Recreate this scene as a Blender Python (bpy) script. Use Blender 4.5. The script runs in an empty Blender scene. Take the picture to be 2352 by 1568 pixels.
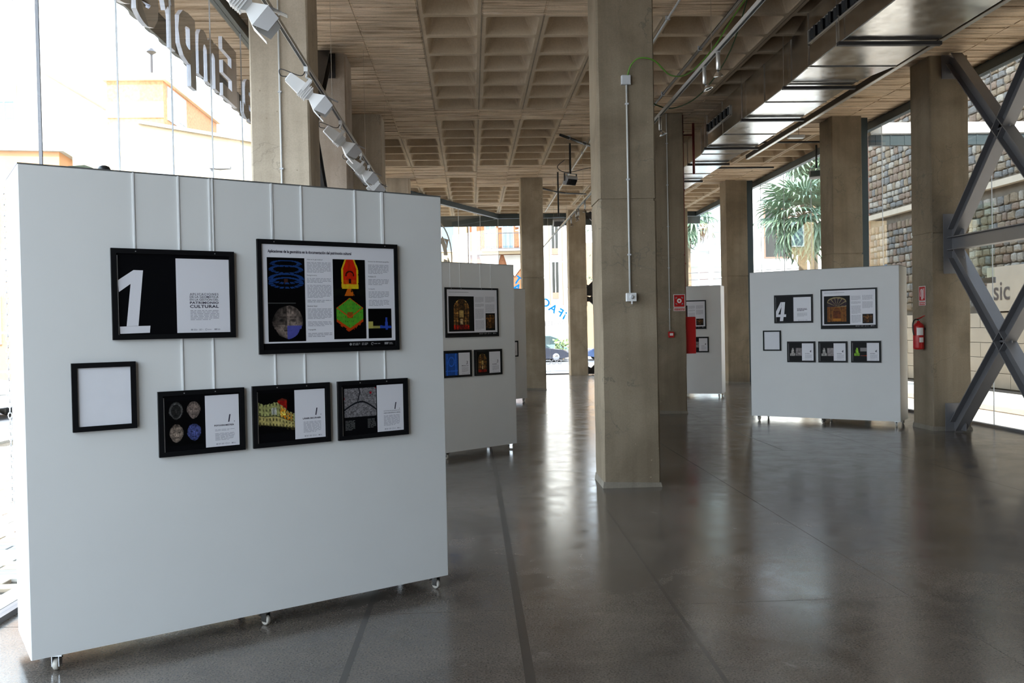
import bpy, math, random
from mathutils import Vector, Matrix
random.seed(7)
scn = bpy.context.scene
COL = scn.collection
R = math.radians

# ------------------------------------------------------------------ camera, sky, sun, exposure
cam_d = bpy.data.cameras.new('camera')
cam = bpy.data.objects.new('camera', cam_d); COL.objects.link(cam)
cam_d.sensor_width = 36.0
cam_d.lens = 2015.22 / 2352 * 36.0
cam_d.clip_start = 0.05; cam_d.clip_end = 500
YAW, PITCH, ROLL = .0458, -.0165, -.0195
fwd = Vector((math.sin(YAW)*math.cos(PITCH), math.cos(YAW)*math.cos(PITCH), math.sin(PITCH)))
rgt = Vector((math.cos(YAW), -math.sin(YAW), 0)); upv = rgt.cross(fwd)
r2 = math.cos(ROLL)*rgt + math.sin(ROLL)*upv
u2 = -math.sin(ROLL)*rgt + math.cos(ROLL)*upv
cam.matrix_world = Matrix(((r2.x, u2.x, -fwd.x, 0), (r2.y, u2.y, -fwd.y, 0), (r2.z, u2.z, -fwd.z, 1.702), (0, 0, 0, 1)))
scn.camera = cam

world = bpy.data.worlds.new('sky'); scn.world = world; world.use_nodes = True
wn = world.node_tree; wn.nodes.clear()
wo = wn.nodes.new('ShaderNodeOutputWorld'); wb = wn.nodes.new('ShaderNodeBackground')
wt = wn.nodes.new('ShaderNodeTexCoord'); ws = wn.nodes.new('ShaderNodeSeparateXYZ'); wr = wn.nodes.new('ShaderNodeValToRGB')
wr.color_ramp.elements[0].position = 0.0; wr.color_ramp.elements[0].color = (.84, .92, 1.0, 1)
wr.color_ramp.elements[1].position = 1.0; wr.color_ramp.elements[1].color = (.55, .75, 1.0, 1)
wr_m = wr.color_ramp.elements.new(.4); wr_m.color = (.72, .86, 1.0, 1)
wn.links.new(wt.outputs['Generated'], ws.inputs[0]); wn.links.new(ws.outputs['Z'], wr.inputs[0])
wn.links.new(wr.outputs[0], wb.inputs[0]); wb.inputs[1].default_value = 5.0
wn.links.new(wb.outputs[0], wo.inputs[0])

sun_d = bpy.data.lights.new('sun', 'SUN'); sun = bpy.data.objects.new('sun', sun_d); COL.objects.link(sun)
sun_d.energy = 8.0; sun_d.angle = R(1.5); sun_d.color = (1.0, .93, .82)
sun.rotation_euler = Vector((.02, -.70, .71)).to_track_quat('Z', 'Y').to_euler(); sun.location = (20, -20, 30)

def portal(name, loc, rot, sx, sy):
    d = bpy.data.lights.new(name, 'AREA'); d.shape = 'RECTANGLE'; d.size = sx; d.size_y = sy
    d.cycles.is_portal = True
    o = bpy.data.objects.new(name, d); COL.objects.link(o); o.location = loc; o.rotation_euler = rot
portal('portal_left', (-2.95, 5.5, 2.8), (0, R(-90), 0), 5.6, 14.2)
portal('portal_back', (-2.4, -1.7, 2.8), (R(90), 0, 0), 1.0, 5.6)
portal('portal_right', (8.2, 18.95, 2.8), (0, R(90), 0), 5.6, 23.9)
portal('portal_far', (2.6, 31.0, 2.8), (R(-90), 0, 0), 11, 5.6)

vs = scn.view_settings
scn.display_settings.display_device = 'sRGB'
vs.view_transform = 'Standard'; vs.look = 'None'; vs.gamma = 1.0; vs.exposure = 0.47
vs.use_curve_mapping = False
scn.cycles.use_denoising = True
scn.cycles.use_adaptive_sampling = True; scn.cycles.adaptive_threshold = .03
scn.cycles.max_bounces = 9; scn.cycles.diffuse_bounces = 5; scn.cycles.glossy_bounces = 4
scn.cycles.transparent_max_bounces = 16; scn.cycles.transmission_bounces = 6
scn.cycles.caustics_reflective = False; scn.cycles.caustics_refractive = False
scn.cycles.sample_clamp_indirect = 6.0

# ------------------------------------------------------------------ materials
def newmat(name):
    m = bpy.data.materials.new(name); m.use_nodes = True
    nt = m.node_tree
    return m, nt, nt.nodes['Principled BSDF']
def M(name, col, rough=.6, metal=0.0, spec=.5, var=0.0, scale=8.0, coat=0.0):
    m, nt, b = newmat(name)
    b.inputs['Roughness'].default_value = rough; b.inputs['Metallic'].default_value = metal
    b.inputs['Specular IOR Level'].default_value = spec
    b.inputs['Coat Weight'].default_value = coat
    if var > 0:
        tc = nt.nodes.new('ShaderNodeTexCoord'); n = nt.nodes.new('ShaderNodeTexNoise'); n.inputs['Scale'].default_value = scale
        n.inputs['Detail'].default_value = 5
        r = nt.nodes.new('ShaderNodeValToRGB')
        r.color_ramp.elements[0].position = .3; r.color_ramp.elements[1].position = .7
        r.color_ramp.elements[0].color = tuple(c*(1-var) for c in col) + (1,)
        r.color_ramp.elements[1].color = tuple(min(1, c*(1+var)) for c in col) + (1,)
        nt.links.new(tc.outputs['Object'], n.inputs[0]); nt.links.new(n.outputs[0], r.inputs[0]); nt.links.new(r.outputs[0], b.inputs[0])
    else:
        b.inputs[0].default_value = tuple(col) + (1,)
    return m
def ramp(nt, src, p0, c0, p1, c1):
    r = nt.nodes.new('ShaderNodeValToRGB')
    r.color_ramp.elements[0].position = p0; r.color_ramp.elements[1].position = p1
    c0 = (c0,)*3 if not isinstance(c0, tuple) else c0; c1 = (c1,)*3 if not isinstance(c1, tuple) else c1
    r.color_ramp.elements[0].color = c0 + (1,); r.color_ramp.elements[1].color = c1 + (1,)
    nt.links.new(src, r.inputs[0]); return r.outputs[0]
def noise(nt, vec, scale, detail=4, rough=.55, dist=0.0, sc3=None):
    if sc3:
        mp = nt.nodes.new('ShaderNodeMapping'); mp.inputs['Scale'].default_value = sc3; nt.links.new(vec, mp.inputs[0]); vec = mp.outputs[0]
    n = nt.nodes.new('ShaderNodeTexNoise'); n.inputs['Scale'].default_value = scale; n.inputs['Detail'].default_value = detail
    n.inputs['Roughness'].default_value = rough; n.inputs['Distortion'].default_value = dist
    nt.links.new(vec, n.inputs[0]); return n.outputs[0]
def mix(nt, a, b, fac, mode='MIX'):
    x = nt.nodes.new('ShaderNodeMix'); x.data_type = 'RGBA'; x.blend_type = mode
    for i, v in ((0, fac), (6, a), (7, b)):
        if hasattr(v, 'links'): nt.links.new(v, x.inputs[i])
        else: x.inputs[i].default_value = v if i == 0 else tuple(v) + (1,)
    return x.outputs[2]
def mathn(nt, op, a, b=0.0):
    x = nt.nodes.new('ShaderNodeMath'); x.operation = op
    for i, v in ((0, a), (1, b)):
        if hasattr(v, 'links'): nt.links.new(v, x.inputs[i])
        else: x.inputs[i].default_value = v
    return x.outputs[0]
def bump(nt, b, h, strength, dist=.01):
    bp = nt.nodes.new('ShaderNodeBump'); bp.inputs['Strength'].default_value = strength; bp.inputs['Distance'].default_value = dist
    nt.links.new(h, bp.inputs['Height']); nt.links.new(bp.outputs[0], b.inputs['Normal'])

def concrete(name, c_lo, c_hi, cracks=0.0, stain=(.30, .24, .17)):
    m, nt, b = newmat(name)
    tc = nt.nodes.new('ShaderNodeTexCoord'); geo = nt.nodes.new('ShaderNodeNewGeometry')
    v = geo.outputs['Position']
    big = noise(nt, v, .9, 5, .6, .4); streak = noise(nt, v, 1.0, 4, .6, .2, (7, 7, .5)); fine = noise(nt, v, 60, 3)
    c = ramp(nt, big, .38, c_lo, .62, c_hi)
    c = mix(nt, c, ramp(nt, streak, .3, (.72, .70, .66), .6, (1, 1, 1)), .55, 'MULTIPLY')
    c = mix(nt, c, ramp(nt, fine, .35, (.86, .86, .86), .6, (1, 1, 1)), .6, 'MULTIPLY')
    pits = nt.nodes.new('ShaderNodeTexVoronoi'); pits.inputs['Scale'].default_value = 7; nt.links.new(v, pits.inputs[0])
    c = mix(nt, c, stain, ramp(nt, pits.outputs[0], .03, 1.0, .07, 0.0))
    if cracks:
        nz = nt.nodes.new('ShaderNodeTexNoise'); nz.inputs['Scale'].default_value = 2.2; nz.inputs['Detail'].default_value = 6; nt.links.new(v, nz.inputs[0])
        add = nt.nodes.new('ShaderNodeVectorMath'); add.operation = 'MULTIPLY_ADD'
        nt.links.new(nz.outputs['Color'], add.inputs[0]); add.inputs[1].default_value = (1.1, 1.1, 1.1); nt.links.new(v, add.inputs[2])
        vo = nt.nodes.new('ShaderNodeTexVoronoi'); vo.feature = 'DISTANCE_TO_EDGE'; vo.inputs['Scale'].default_value = 1.7
        nt.links.new(add.outputs[0], vo.inputs[0])
        line = ramp(nt, vo.outputs[0], .004, 1.0, .013, 0.0)
        msk = ramp(nt, noise(nt, v, 1.1, 2), .49, 0.0, .58, 1.0)
        f = mathn(nt, 'MULTIPLY', line, msk); f = mathn(nt, 'MULTIPLY', f, cracks)
        c = mix(nt, c, (.13, .115, .09), f)
    nt.links.new(c, b.inputs[0]); b.inputs['Roughness'].default_value = .8
    b.inputs['Specular IOR Level'].default_value = .3
    bump(nt, b, mathn(nt, 'ADD', mathn(nt, 'MULTIPLY', fine, .3), big), .25, .01)
    return m
CONC_LIT = concrete('lit_column_concrete', (.42, .345, .26), (.58, .49, .38), .3)  # lighter copy of the column concrete, light on the left row put into its colour
CONC = concrete('column_concrete', (.205, .160, .108), (.305, .245, .172), .6)
CONCM = concrete('mid_column_concrete', (.32, .255, .175), (.47, .385, .28), .4)  # same concrete, brightness of the far columns put into its tone
WALLD = M('dark_inner_wall', (.10, .09, .08), .8, var=.1, scale=2)
CONC2 = concrete('column_concrete_stained', (.36, .28, .215), (.50, .41, .33), .4)
PLAST = concrete('plaster_skirt', (.21, .18, .14), (.30, .265, .215))

def boardmat():
    m, nt, b = newmat('board_marked_concrete')
    geo = nt.nodes.new('ShaderNodeNewGeometry'); v = geo.outputs['Position']
    st = noise(nt, v, 1.0, 7, .65, .25, (1.1, 16, 1)); big = noise(nt, v, .5, 4, .6, .3); fine = noise(nt, v, 45, 3)
    c = ramp(nt, st, .34, (.36, .26, .165), .58, (.86, .70, .53))
    c = mix(nt, c, ramp(nt, big, .3, (.78, .70, .60), .7, (1.05, 1, .95)), .7, 'MULTIPLY')
    c = mix(nt, c, ramp(nt, fine, .35, (.85, .85, .85), .6, (1, 1, 1)), .6, 'MULTIPLY')
    wh = ramp(nt, noise(nt, v, 2.2, 5, .7, 0, (1, 5, 1)), .58, 0.0, .70, .7)
    c = mix(nt, c, (.80, .68, .56), wh)
    dk = ramp(nt, noise(nt, v, 1.0, 5, .7, 0, (1.2, 22, 1)), .62, 0.0, .68, .75)
    c = mix(nt, c, (.14, .09, .055), dk)
    nt.links.new(c, b.inputs[0]); b.inputs['Roughness'].default_value = .85; b.inputs['Specular IOR Level'].default_value = .25
    bump(nt, b, st, .5, .02)
    return m
BOARD = boardmat()
def coffermat():
    m, nt, b = newmat('coffer_concrete')
    geo = nt.nodes.new('ShaderNodeNewGeometry'); v = geo.outputs['Position']
    big = noise(nt, v, 1.6, 5, .6, .3); fine = noise(nt, v, 40, 3)
    c = ramp(nt, big, .3, (.47, .36, .245), .7, (.62, .49, .35))
    c = mix(nt, c, ramp(nt, fine, .35, (.86, .86, .86), .6, (1, 1, 1)), .6, 'MULTIPLY')
    nt.links.new(c, b.inputs[0]); b.inputs['Roughness'].default_value = .8; b.inputs['Specular IOR Level'].default_value = .25
    return m
COFF = coffermat()
SEAM = M('seam_dark_concrete', (.27, .21, .15), .9, var=.3, scale=5)

def floormat():
    m, nt, b = newmat('polished_concrete_floor')
    geo = nt.nodes.new('ShaderNodeNewGeometry'); v = geo.outputs['Position']
    sp = noise(nt, v, 90, 4, .7); mid = noise(nt, v, 3.0, 6, .65, .4); big = noise(nt, v, .55, 4, .6, .5)
    c = ramp(nt, big, .3, (.085, .071, .061), .7, (.165, .141, .122))
    c = mix(nt, c, ramp(nt, mid, .3, (.72, .72, .72), .7, (1.15, 1.13, 1.1)), .8, 'MULTIPLY')
    c = mix(nt, c, ramp(nt, sp, .36, (.35, .35, .35), .56, (1.15, 1.13, 1.1)), .8, 'MULTIPLY')
    # pale scuffs of lost polish
    nz = noise(nt, v, 2.6, 3, .5, 1.2); scf = ramp(nt, nz, .70, 0.0, .74, .45)
    c = mix(nt, c, (.20, .175, .155), scf)
    nt.links.new(c, b.inputs[0])
    rr = ramp(nt, mid, .25, .12, .75, .27)
    nt.links.new(rr, b.inputs['Roughness'])
    b.inputs['IOR'].default_value = 1.55; b.inputs['Specular IOR Level'].default_value = .62
    wav = noise(nt, v, 4.0, 3, .5)
    bump(nt, b, wav, .02, .02)
    return m
FLOOR = floormat()
JOINT = M('dark_floor_filler', (.022, .02, .018), .35, var=.2)
STRIPE = M('dark_filled_trench', (.055, .047, .041), .22, var=.2, scale=12)

WHITE = M('white_painted_board', (.80, .80, .79), .55, var=.012, scale=3)
WEDGE = M('white_edge', (.84, .84, .84), .5)
PERF = M('grey_perforated_strip', (.16, .16, .16), .5, .4)
CORD = M('white_cord', (.95, .96, .97), .4)
BLACKF = M('black_frame_wood', (.006, .006, .007), .45, 0, .18)
PBLACK = M('poster_black', (.004, .004, .005), .35, 0, .10)
PAPER = M('poster_paper', (.80, .79, .84), .35)
BLANKP = M('blank_paper', (.83, .83, .88), .6, var=.02, scale=9)
INK = M('ink_dark', (.05, .045, .07), .5)
INKG = M('ink_grey', (.36, .35, .40), .5)
INKW = M('ink_light', (.30, .30, .31), .5)
SCREW = M('frame_screw', (.75, .75, .75), .3, .8)
CHROME = M('chrome', (.75, .76, .78), .18, 1.0)
RUBBER = M('caster_nylon', (.62, .58, .52), .35)
BLKP = M('black_plastic', (.015, .015, .016), .4)
WPLAST = M('white_lamp_body', (.72, .71, .70), .4)
DOORM = M('barn_door_grey', (.30, .285, .28), .45, .3)
ALU = M('aluminium_track', (.62, .60, .57), .35, .7)
CONDUIT = M('grey_conduit', (.62, .62, .60), .45)
BOXM = M('grey_plastic_box', (.55, .56, .58), .5)
STEEL = M('grey_painted_steel', (.19, .185, .195), .38, .25, var=.08, scale=2)
STEELD = M('dark_painted_steel', (.05, .046, .045), .45, .3)
TEAL = M('teal_grey_steel', (.055, .075, .082), .4, .3)
FASC = M('corrugated_dark_fascia', (.075, .085, .08), .5, .3)
RED = M('signal_red', (.50, .012, .012), .35)
REDD = M('dark_red_pipe', (.17, .012, .012), .4)
SIGNW = M('sign_white', (.82, .78, .76), .5)
GREENC = M('green_yellow_wire', (.12, .30, .035), .5)
LSIDE = M('letter_side_pale', (.75, .77, .84), .5)
def vinyl(name, c, k=.85):
    m = bpy.data.materials.new(name); m.use_nodes = True; nt = m.node_tree; b = nt.nodes['Principled BSDF']; o = nt.nodes['Material Output']
    b.inputs[0].default_value = c + (1,); t = nt.nodes.new('ShaderNodeBsdfTranslucent'); t.inputs[0].default_value = c + (1,)
    x = nt.nodes.new('ShaderNodeMixShader'); x.inputs[0].default_value = k
    nt.links.new(b.outputs[0], x.inputs[1]); nt.links.new(t.outputs[0], x.inputs[2]); nt.links.new(x.outputs[0], o.inputs[0]); return m
BLUEL = vinyl('blue_vinyl', (.015, .20, .55)); GREYL = vinyl('grey_vinyl', (.34, .31, .31)); LETTER = vinyl('brown_grey_letter', (.46, .40, .33), .3)
EMISS = M('diffuser_white', (.85, .86, .85), .3)

def galv():
    m, nt, b = newmat('galvanised_sheet')
    geo = nt.nodes.new('ShaderNodeNewGeometry'); v = geo.outputs['Position']
    n = noise(nt, v, 2.5, 5, .6, .6)
    nt.links.new(ramp(nt, n, .3, (.66, .64, .62), .7, (.80, .78, .76)), b.inputs[0])
    nt.links.new(ramp(nt, noise(nt, v, 5, 4), .3, .13, .7, .24), b.inputs['Roughness'])
    b.inputs['Metallic'].default_value = 1.0
    bump(nt, b, noise(nt, v, 1.1, 1), .12, .03)
    return m
GALV = galv()
def glassmat(name, tint, refl=1.0):
    m = bpy.data.materials.new(name); m.use_nodes = True; nt = m.node_tree; nt.nodes.clear()
    o = nt.nodes.new('ShaderNodeOutputMaterial'); t = nt.nodes.new('ShaderNodeBsdfTransparent'); g = nt.nodes.new('ShaderNodeBsdfGlossy')
    t.inputs[0].default_value = tint + (1,); g.inputs['Roughness'].default_value = 0.0
    fr = nt.nodes.new('ShaderNodeFresnel'); fr.inputs[0].default_value = 1.45
    geo = nt.nodes.new('ShaderNodeNewGeometry'); front = mathn(nt, 'SUBTRACT', 1.0, geo.outputs['Backfacing'])
    mu = mathn(nt, 'MULTIPLY', mathn(nt, 'MULTIPLY', fr.outputs[0], refl), front)
    x = nt.nodes.new('ShaderNodeMixShader'); nt.links.new(mu, x.inputs[0]); nt.links.new(t.outputs[0], x.inputs[1]); nt.links.new(g.outputs[0], x.inputs[2])
    nt.links.new(x.outputs[0], o.inputs[0]); return m
GLASS = glassmat('window_glass', (.975, .985, .985), 1.3)
GREENG = glassmat('green_tinted_glass', (.90, .96, .92))
CARG = M('car_glass', (.06, .09, .10), .06, 0, .8)

def stucco(name, c): return M(name, c, .85, 0, .2, var=.06, scale=1.5)
CREAM = stucco('cream_render', (.80, .66, .45)); WHITER = stucco('white_render', (.86, .83, .76)); ORANGE = stucco('orange_render', (.66, .36, .19))
PALEB = stucco('pale_blue_render', (.55, .66, .68)); GREYR = stucco('grey_render', (.42, .42, .42)); PINKR = stucco('pinkish_render', (.34, .19, .14))
BRICKD = M('street_brickwork', (.30, .125, .06), .8, 0, .2, var=.2, scale=9)
BRICKO = M('orange_brickwork', (.60, .29, .15), .8, 0, .2, var=.22, scale=9)
SHUT = M('white_shutter', (.85, .86, .88), .5); WINB = M('bluish_window_pane', (.16, .24, .32), .15); WIND = M('dark_window_pane', (.045, .045, .04), .25, 0, .3)
IRON = M('wrought_iron', (.09, .08, .08), .5, .5); TILE = M('roof_tile', (.42, .25, .16), .8, var=.2)
PAVE = M('pale_paving', (.56, .51, .44), .8, var=.08, scale=1.2); ROAD = M('asphalt', (.17, .17, .18), .9, var=.15, scale=6)
BRK = [M('paver_%s' % n, c, .85, var=.1) for n, c in (('sand', (.56, .45, .33)), ('grey', (.46, .44, .42)), ('rose', (.55, .38, .28)), ('pale', (.62, .57, .50)))]
STN = [M('stone_%s' % n, c, .9, 0, .2, var=.18, scale=6) for n, c in (('tan', (.15, .115, .078)), ('grey', (.115, .108, .098)), ('rose', (.14, .10, .073)), ('pale', (.21, .185, .15)))]
MORT = M('wall_mortar', (.13, .108, .083), .95, 0, .2, var=.15, scale=5)
SLABM = M('cream_stone_slab', (.36, .30, .225), .7, 0, .3, var=.08, scale=2)
PALMG = M('palm_green', (.17, .25, .16), .55, var=.25, scale=3); PALMT = M('palm_trunk', (.22, .16, .10), .9, var=.25)
LEAF = M('sparse_leaves', (.16, .24, .16), .6, var=.3); BARK = M('bark', (.20, .15, .11), .9)

# ------------------------------------------------------------------ geometry helpers
class MB:
    def __init__(s, T=None): s.v = []; s.f = []; s.mi = []; s.T = T; s.m = 0
    def add(s, vs_, fs):
        k = len(s.v)
        for p in vs_:
            p = Vector(p); s.v.append(tuple(s.T @ p) if s.T is not None else tuple(p))
        for f in fs: s.f.append([i+k for i in f]); s.mi.append(s.m)
        return s
    def box(s, x0, x1, y0, y1, z0, z1):
        return s.add([(x0,y0,z0),(x1,y0,z0),(x1,y1,z0),(x0,y1,z0),(x0,y0,z1),(x1,y0,z1),(x1,y1,z1),(x0,y1,z1)],
                     [(0,3,2,1),(4,5,6,7),(0,1,5,4),(1,2,6,5),(2,3,7,6),(3,0,4,7)])
    def bbox(s, x0, x1, y0, y1, z0, z1, c):      # box with chamfered vertical and top edges
        r = [(x0+c,y0),(x1-c,y0),(x1,y0+c),(x1,y1-c),(x1-c,y1),(x0+c,y1),(x0,y1-c),(x0,y0+c)]
        r2_ = [(x0+c,y0+c),(x1-c,y0+c),(x1-c,y0+c),(x1-c,y1-c),(x1-c,y1-c),(x0+c,y1-c),(x0+c,y1-c),(x0+c,y0+c)]
        return s.rings([[(a,b,z0) for a,b in r],[(a,b,z1-c) for a,b in r],[(a,b,z1) for a,b in r2_]])
    def rings(s, rr, cap=True, close=True):
        n = len(rr[0]); vs_ = [p for q in rr for p in q]; fs = []
        for j in range(len(rr)-1):
            for i in range(n if close else n-1):
                a = j*n+i; b_ = j*n+(i+1) % n; fs.append((a, b_, b_+n, a+n))
        if cap: fs.append(tuple(range(n))[::-1]); fs.append(tuple(range((len(rr)-1)*n, len(rr)*n)))
        return s.add(vs_, fs)
    def tube(s, pts, r, n=8, cap=True):
        pts = [Vector(p) for p in pts]; rr = []
        rs = r if isinstance(r, (list, tuple)) else [r]*len(pts)
        d0 = (pts[1]-pts[0]).normalized(); a = Vector((0,0,1)) if abs(d0.z) < .9 else Vector((1,0,0))
        x = d0.cross(a).normalized()
        for i, p in enumerate(pts):
            d = (pts[min(i+1,len(pts)-1)]-pts[max(i-1,0)]).normalized()
            x = (x - d*x.dot(d)).normalized(); y = d.cross(x)
            rr.append([tuple(p + rs[i]*(math.cos(2*math.pi*k/n)*x + math.sin(2*math.pi*k/n)*y)) for k in range(n)])
        return s.rings(rr, cap)
    def lathe(s, prof, c=(0,0,0), axis='z', n=16):
        rr = []
        for r, h in prof:
            q = []
            for k in range(n):
                a = 2*math.pi*k/n; ca, sa = r*math.cos(a), r*math.sin(a)
                q.append((c[0]+ca, c[1]+sa, c[2]+h) if axis == 'z' else (c[0]+h, c[1]+ca, c[2]+sa) if axis == 'x' else (c[0]+sa, c[1]+h, c[2]+ca))
            rr.append(q)
        return s.rings(rr)
    def prism(s, pts, y0, y1, plane='xz'):
        def P(a, b, h): return (a, h, b) if plane == 'xz' else (h, a, b) if plane == 'yz' else (a, b, h)
        return s.rings([[P(a, b, y0) for a, b in pts], [P(a, b, y1) for a, b in pts]])
    def quad(s, a, b, c, d): return s.add([a, b, c, d], [(0,1,2,3)])
    def build(s, name, mats, parent=None, smooth=False, loc=None):
        me = bpy.data.meshes.new(name); me.from_pydata(s.v, [], s.f)
        if not isinstance(mats, (list, tuple)): mats = [mats]
        for m in mats: me.materials.append(m)
        if len(mats) > 1: me.polygons.foreach_set('material_index', s.mi)
        if smooth: me.polygons.foreach_set('use_smooth', [True]*len(s.f))
        me.update(); me.validate()
        return link(name, me, parent, loc)
def link(name, me, parent=None, loc=None, rot=None):
    o = bpy.data.objects.new(name, me); COL.objects.link(o)
    if parent is not None: o.parent = parent
    if loc is not None: o.location = loc
    if rot is not None: o.rotation_euler = rot
    return o
def tag(o, label=None, cat=None, group=None, kind=None):
    if label: o['label'] = label
    if cat: o['category'] = cat
    if group: o['group'] = group
    if kind: o['kind'] = kind
    return o
def empty(name, loc=(0,0,0), rz=0, label=None, cat=None, group=None, kind=None):
    o = bpy.data.objects.new(name, None); COL.objects.link(o); o.location = loc; o.rotation_euler = (0,0,rz)
    o.empty_display_size = .1
    return tag(o, label, cat, group, kind)
def copy_tree(o, parent=None):
    c = o.copy(); COL.objects.link(c)
    if parent is not None: c.parent = parent
    for ch in list(o.children): copy_tree(ch, c)
    return c

_glyph = {}
def text_verts(s, bold=0.0, shear=0.0, spacing=1.0, depth=0.0):
    key = (s, bold, shear, spacing, depth)
    if key in _glyph: return _glyph[key]
    cu = bpy.data.curves.new('t', 'FONT'); cu.body = s; cu.offset = bold; cu.shear = shear; cu.space_character = spacing
    cu.extrude = depth; cu.resolution_u = 3; cu.size = 1.0
    o = bpy.data.objects.new('t', cu); COL.objects.link(o)
    dg = bpy.context.evaluated_depsgraph_get(); ev = o.evaluated_get(dg); me = ev.to_mesh()
    V = [tuple(v.co) for v in me.vertices]; F = [tuple(p.vertices) for p in me.polygons]
    ev.to_mesh_clear(); bpy.data.objects.remove(o); bpy.data.curves.remove(cu)
    xs = [v[0] for v in V]; ys = [v[1] for v in V]; _glyph[key] = (V, F, min(xs), max(xs), min(ys), max(ys))
    return _glyph[key]
def add_text(mb, s, x0, x1, z0, z1, y, bold=0.0, shear=0.0, spacing=1.0, keep=False):
    """text fitted into a box of the x-z plane (reads along +x, seen from -y)"""
    V, F, a0, a1, b0, b1 = text_verts(s, bold, shear, spacing)
    sx = (x1-x0)/(a1-a0); sz = (z1-z0)/(b1-b0)
    if keep: sx = sz
    mb.add([(x0+(v[0]-a0)*sx, y, z0+(v[1]-b0)*sz) for v in V], F)

# ------------------------------------------------------------------ floor
HC = 5.676
floor = MB().box(-2.95, 8.15, -1.7, 31.0, -.20, -.012).build('floor', JOINT); tag(floor, kind='structure')
xs = [-2.9, .25, 2.66, 5.36, 8.1]; ys = [-1.6, -.5, 5.25, 11.4, 17.6, 23.8, 31.0]
g = .003
def clipped_slab(x0, x1, y0, y1):
    # keep the slabs inside the slanted left-far corner of the hall
    pts = [(x0,y0),(x1,y0),(x1,y1),(x0,y1)]
    def inside(p): return (p[0]+2.9)*7.8 - (p[1]-23.0)*3.9 >= 0
    out = []
    for i in range(4):
        a, b = pts[i], pts[(i+1) % 4]
        fa = (a[0]+2.9)*7.8-(a[1]-23.0)*3.9; fb = (b[0]+2.9)*7.8-(b[1]-23.0)*3.9
        if fa >= 0: out.append(a)
        if (fa >= 0) != (fb >= 0):
            t = fa/(fa-fb); out.append((a[0]+t*(b[0]-a[0]), a[1]+t*(b[1]-a[1])))
    return out
for i in range(4):
    for j in range(6):
        p = clipped_slab(xs[i]+g, xs[i+1]-g, ys[j]+g, ys[j+1]-g)
        if len(p) >= 3: MB().prism(p, -.012, 0, 'xy').build('floor_slab', FLOOR, floor)
MB().box(.225, .275, 1.5, 11.3, -.01, .0006).build('floor_stripe', STRIPE, floor)['label'] = 'dark filled strip in floor'
MB().rings([[(1.16,3.9,0),(1.185,3.9,0),(1.185,3.9,.0006),(1.16,3.9,.0006)],[(1.21,8.2,0),(1.225,8.2,0),(1.225,8.2,.0006),(1.21,8.2,.0006)]]).build('floor_stripe', M('faint_floor_mark', (.078, .066, .057), .2), floor)
MB().box(4.09, 4.10, 11.4, 17.6, -.01, .0005).build('floor_joint', JOINT, floor)
MB().box(-.675, -.64, 3.5, 8, -.01, .0005).build('floor_stripe', STRIPE, floor)

# ------------------------------------------------------------------ waffle ceiling
ceil = MB().box(-3.85, 8.4, -2.2, 31.6, 6.02, 6.3).box(-3.85, 8.4, -2.2, 8.05, HC+.02, 6.02).build('ceiling', COFF)
tag(ceil, kind='structure')
def rrect(hx, hy, r, z, n=4):
    q = []
    for cx, cy, a0 in ((hx-r, hy-r, 0), (-hx+r, hy-r, 90), (-hx+r, -hy+r, 180), (hx-r, -hy+r, 270)):
        for k in range(n):
            a = R(a0+90*k/(n-1)); q.append((cx+r*math.cos(a), cy+r*math.sin(a), z))
    return q
def coffer_mesh():
    mb = MB()
    outer = [(max(-.4, min(.4, x*1.6)), max(-.4, min(.4, y*1.6)), 0) for x, y, z in rrect(.335, .352, .05, 0)]
    rr = [outer, rrect(.345, .358, .045, 0), rrect(.335, .348, .045, .012), rrect(.305, .325, .06, .10), rrect(.255, .275, .09, .27), rrect(.225, .245, .09, .30)]
    mb.rings(rr, cap=False); n = len(rr[0]); k = len(mb.v)-n
    mb.f.append(list(range(k, k+n))); mb.mi.append(0)
    mb.m = 1
    mb.box(-.4, -.391, -.4, .4, -.003, .002); mb.box(.391, .4, -.4, .4, -.003, .002)
    me = bpy.data.meshes.new('coffer'); me.from_pydata(mb.v, [], mb.f)
    me.materials.append(COFF); me.materials.append(SEAM); me.polygons.foreach_set('material_index', mb.mi); me.update(); return me
cof = coffer_mesh()
def board_mesh(seed):
    rnd = random.Random(seed); mb = MB(); y = -.4
    while y < .399:
        w = min(rnd.uniform(.09, .17), .4-y)
        if .4-y-w < .05: w = .4-y
        z = rnd.uniform(-.012, .004); mb.box(-.385, .385, y, y+w-.007, z, .05); y += w
    mb.m = 1; mb.box(-.4, .4, -.4, .4, .010, .06); mb.m = 0
    mb.box(-.4, -.388, -.4, .4, 0, .05); mb.box(.388, .4, -.4, .4, 0, .05)
    me = bpy.data.meshes.new('formwork_panel'); me.from_pydata(mb.v, [], mb.f)
    me.materials.append(BOARD); me.materials.append(SEAM); me.polygons.foreach_set('material_index', mb.mi); me.update(); return me
boards = [board_mesh(k) for k in range(5)]
X0 = .2115; Y0 = 11.26
def solid(i, n):
    if i <= -2 and n <= 8: return True
    if i <= -2 and 13 <= n <= 16: return True
    if 0 <= i <= 3 and (n < 0 or 13 <= n <= 16): return True
    if 2 <= i <= 5 and 5 <= n <= 8: return True
    if i >= 6 and (n <= 8 or 13 <= n <= 16): return True
    if n == 6 and -1 <= i <= 1: return True
    if n == 14 and i == -1: return True
    if n == -4 and i == -1: return True
    if n >= 22 and 2 <= i <= 5: return True
    if n == 21 and i < 2: return True
    return False
rest_c, rest_b, cnt = [], [], [0, 0]
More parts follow.
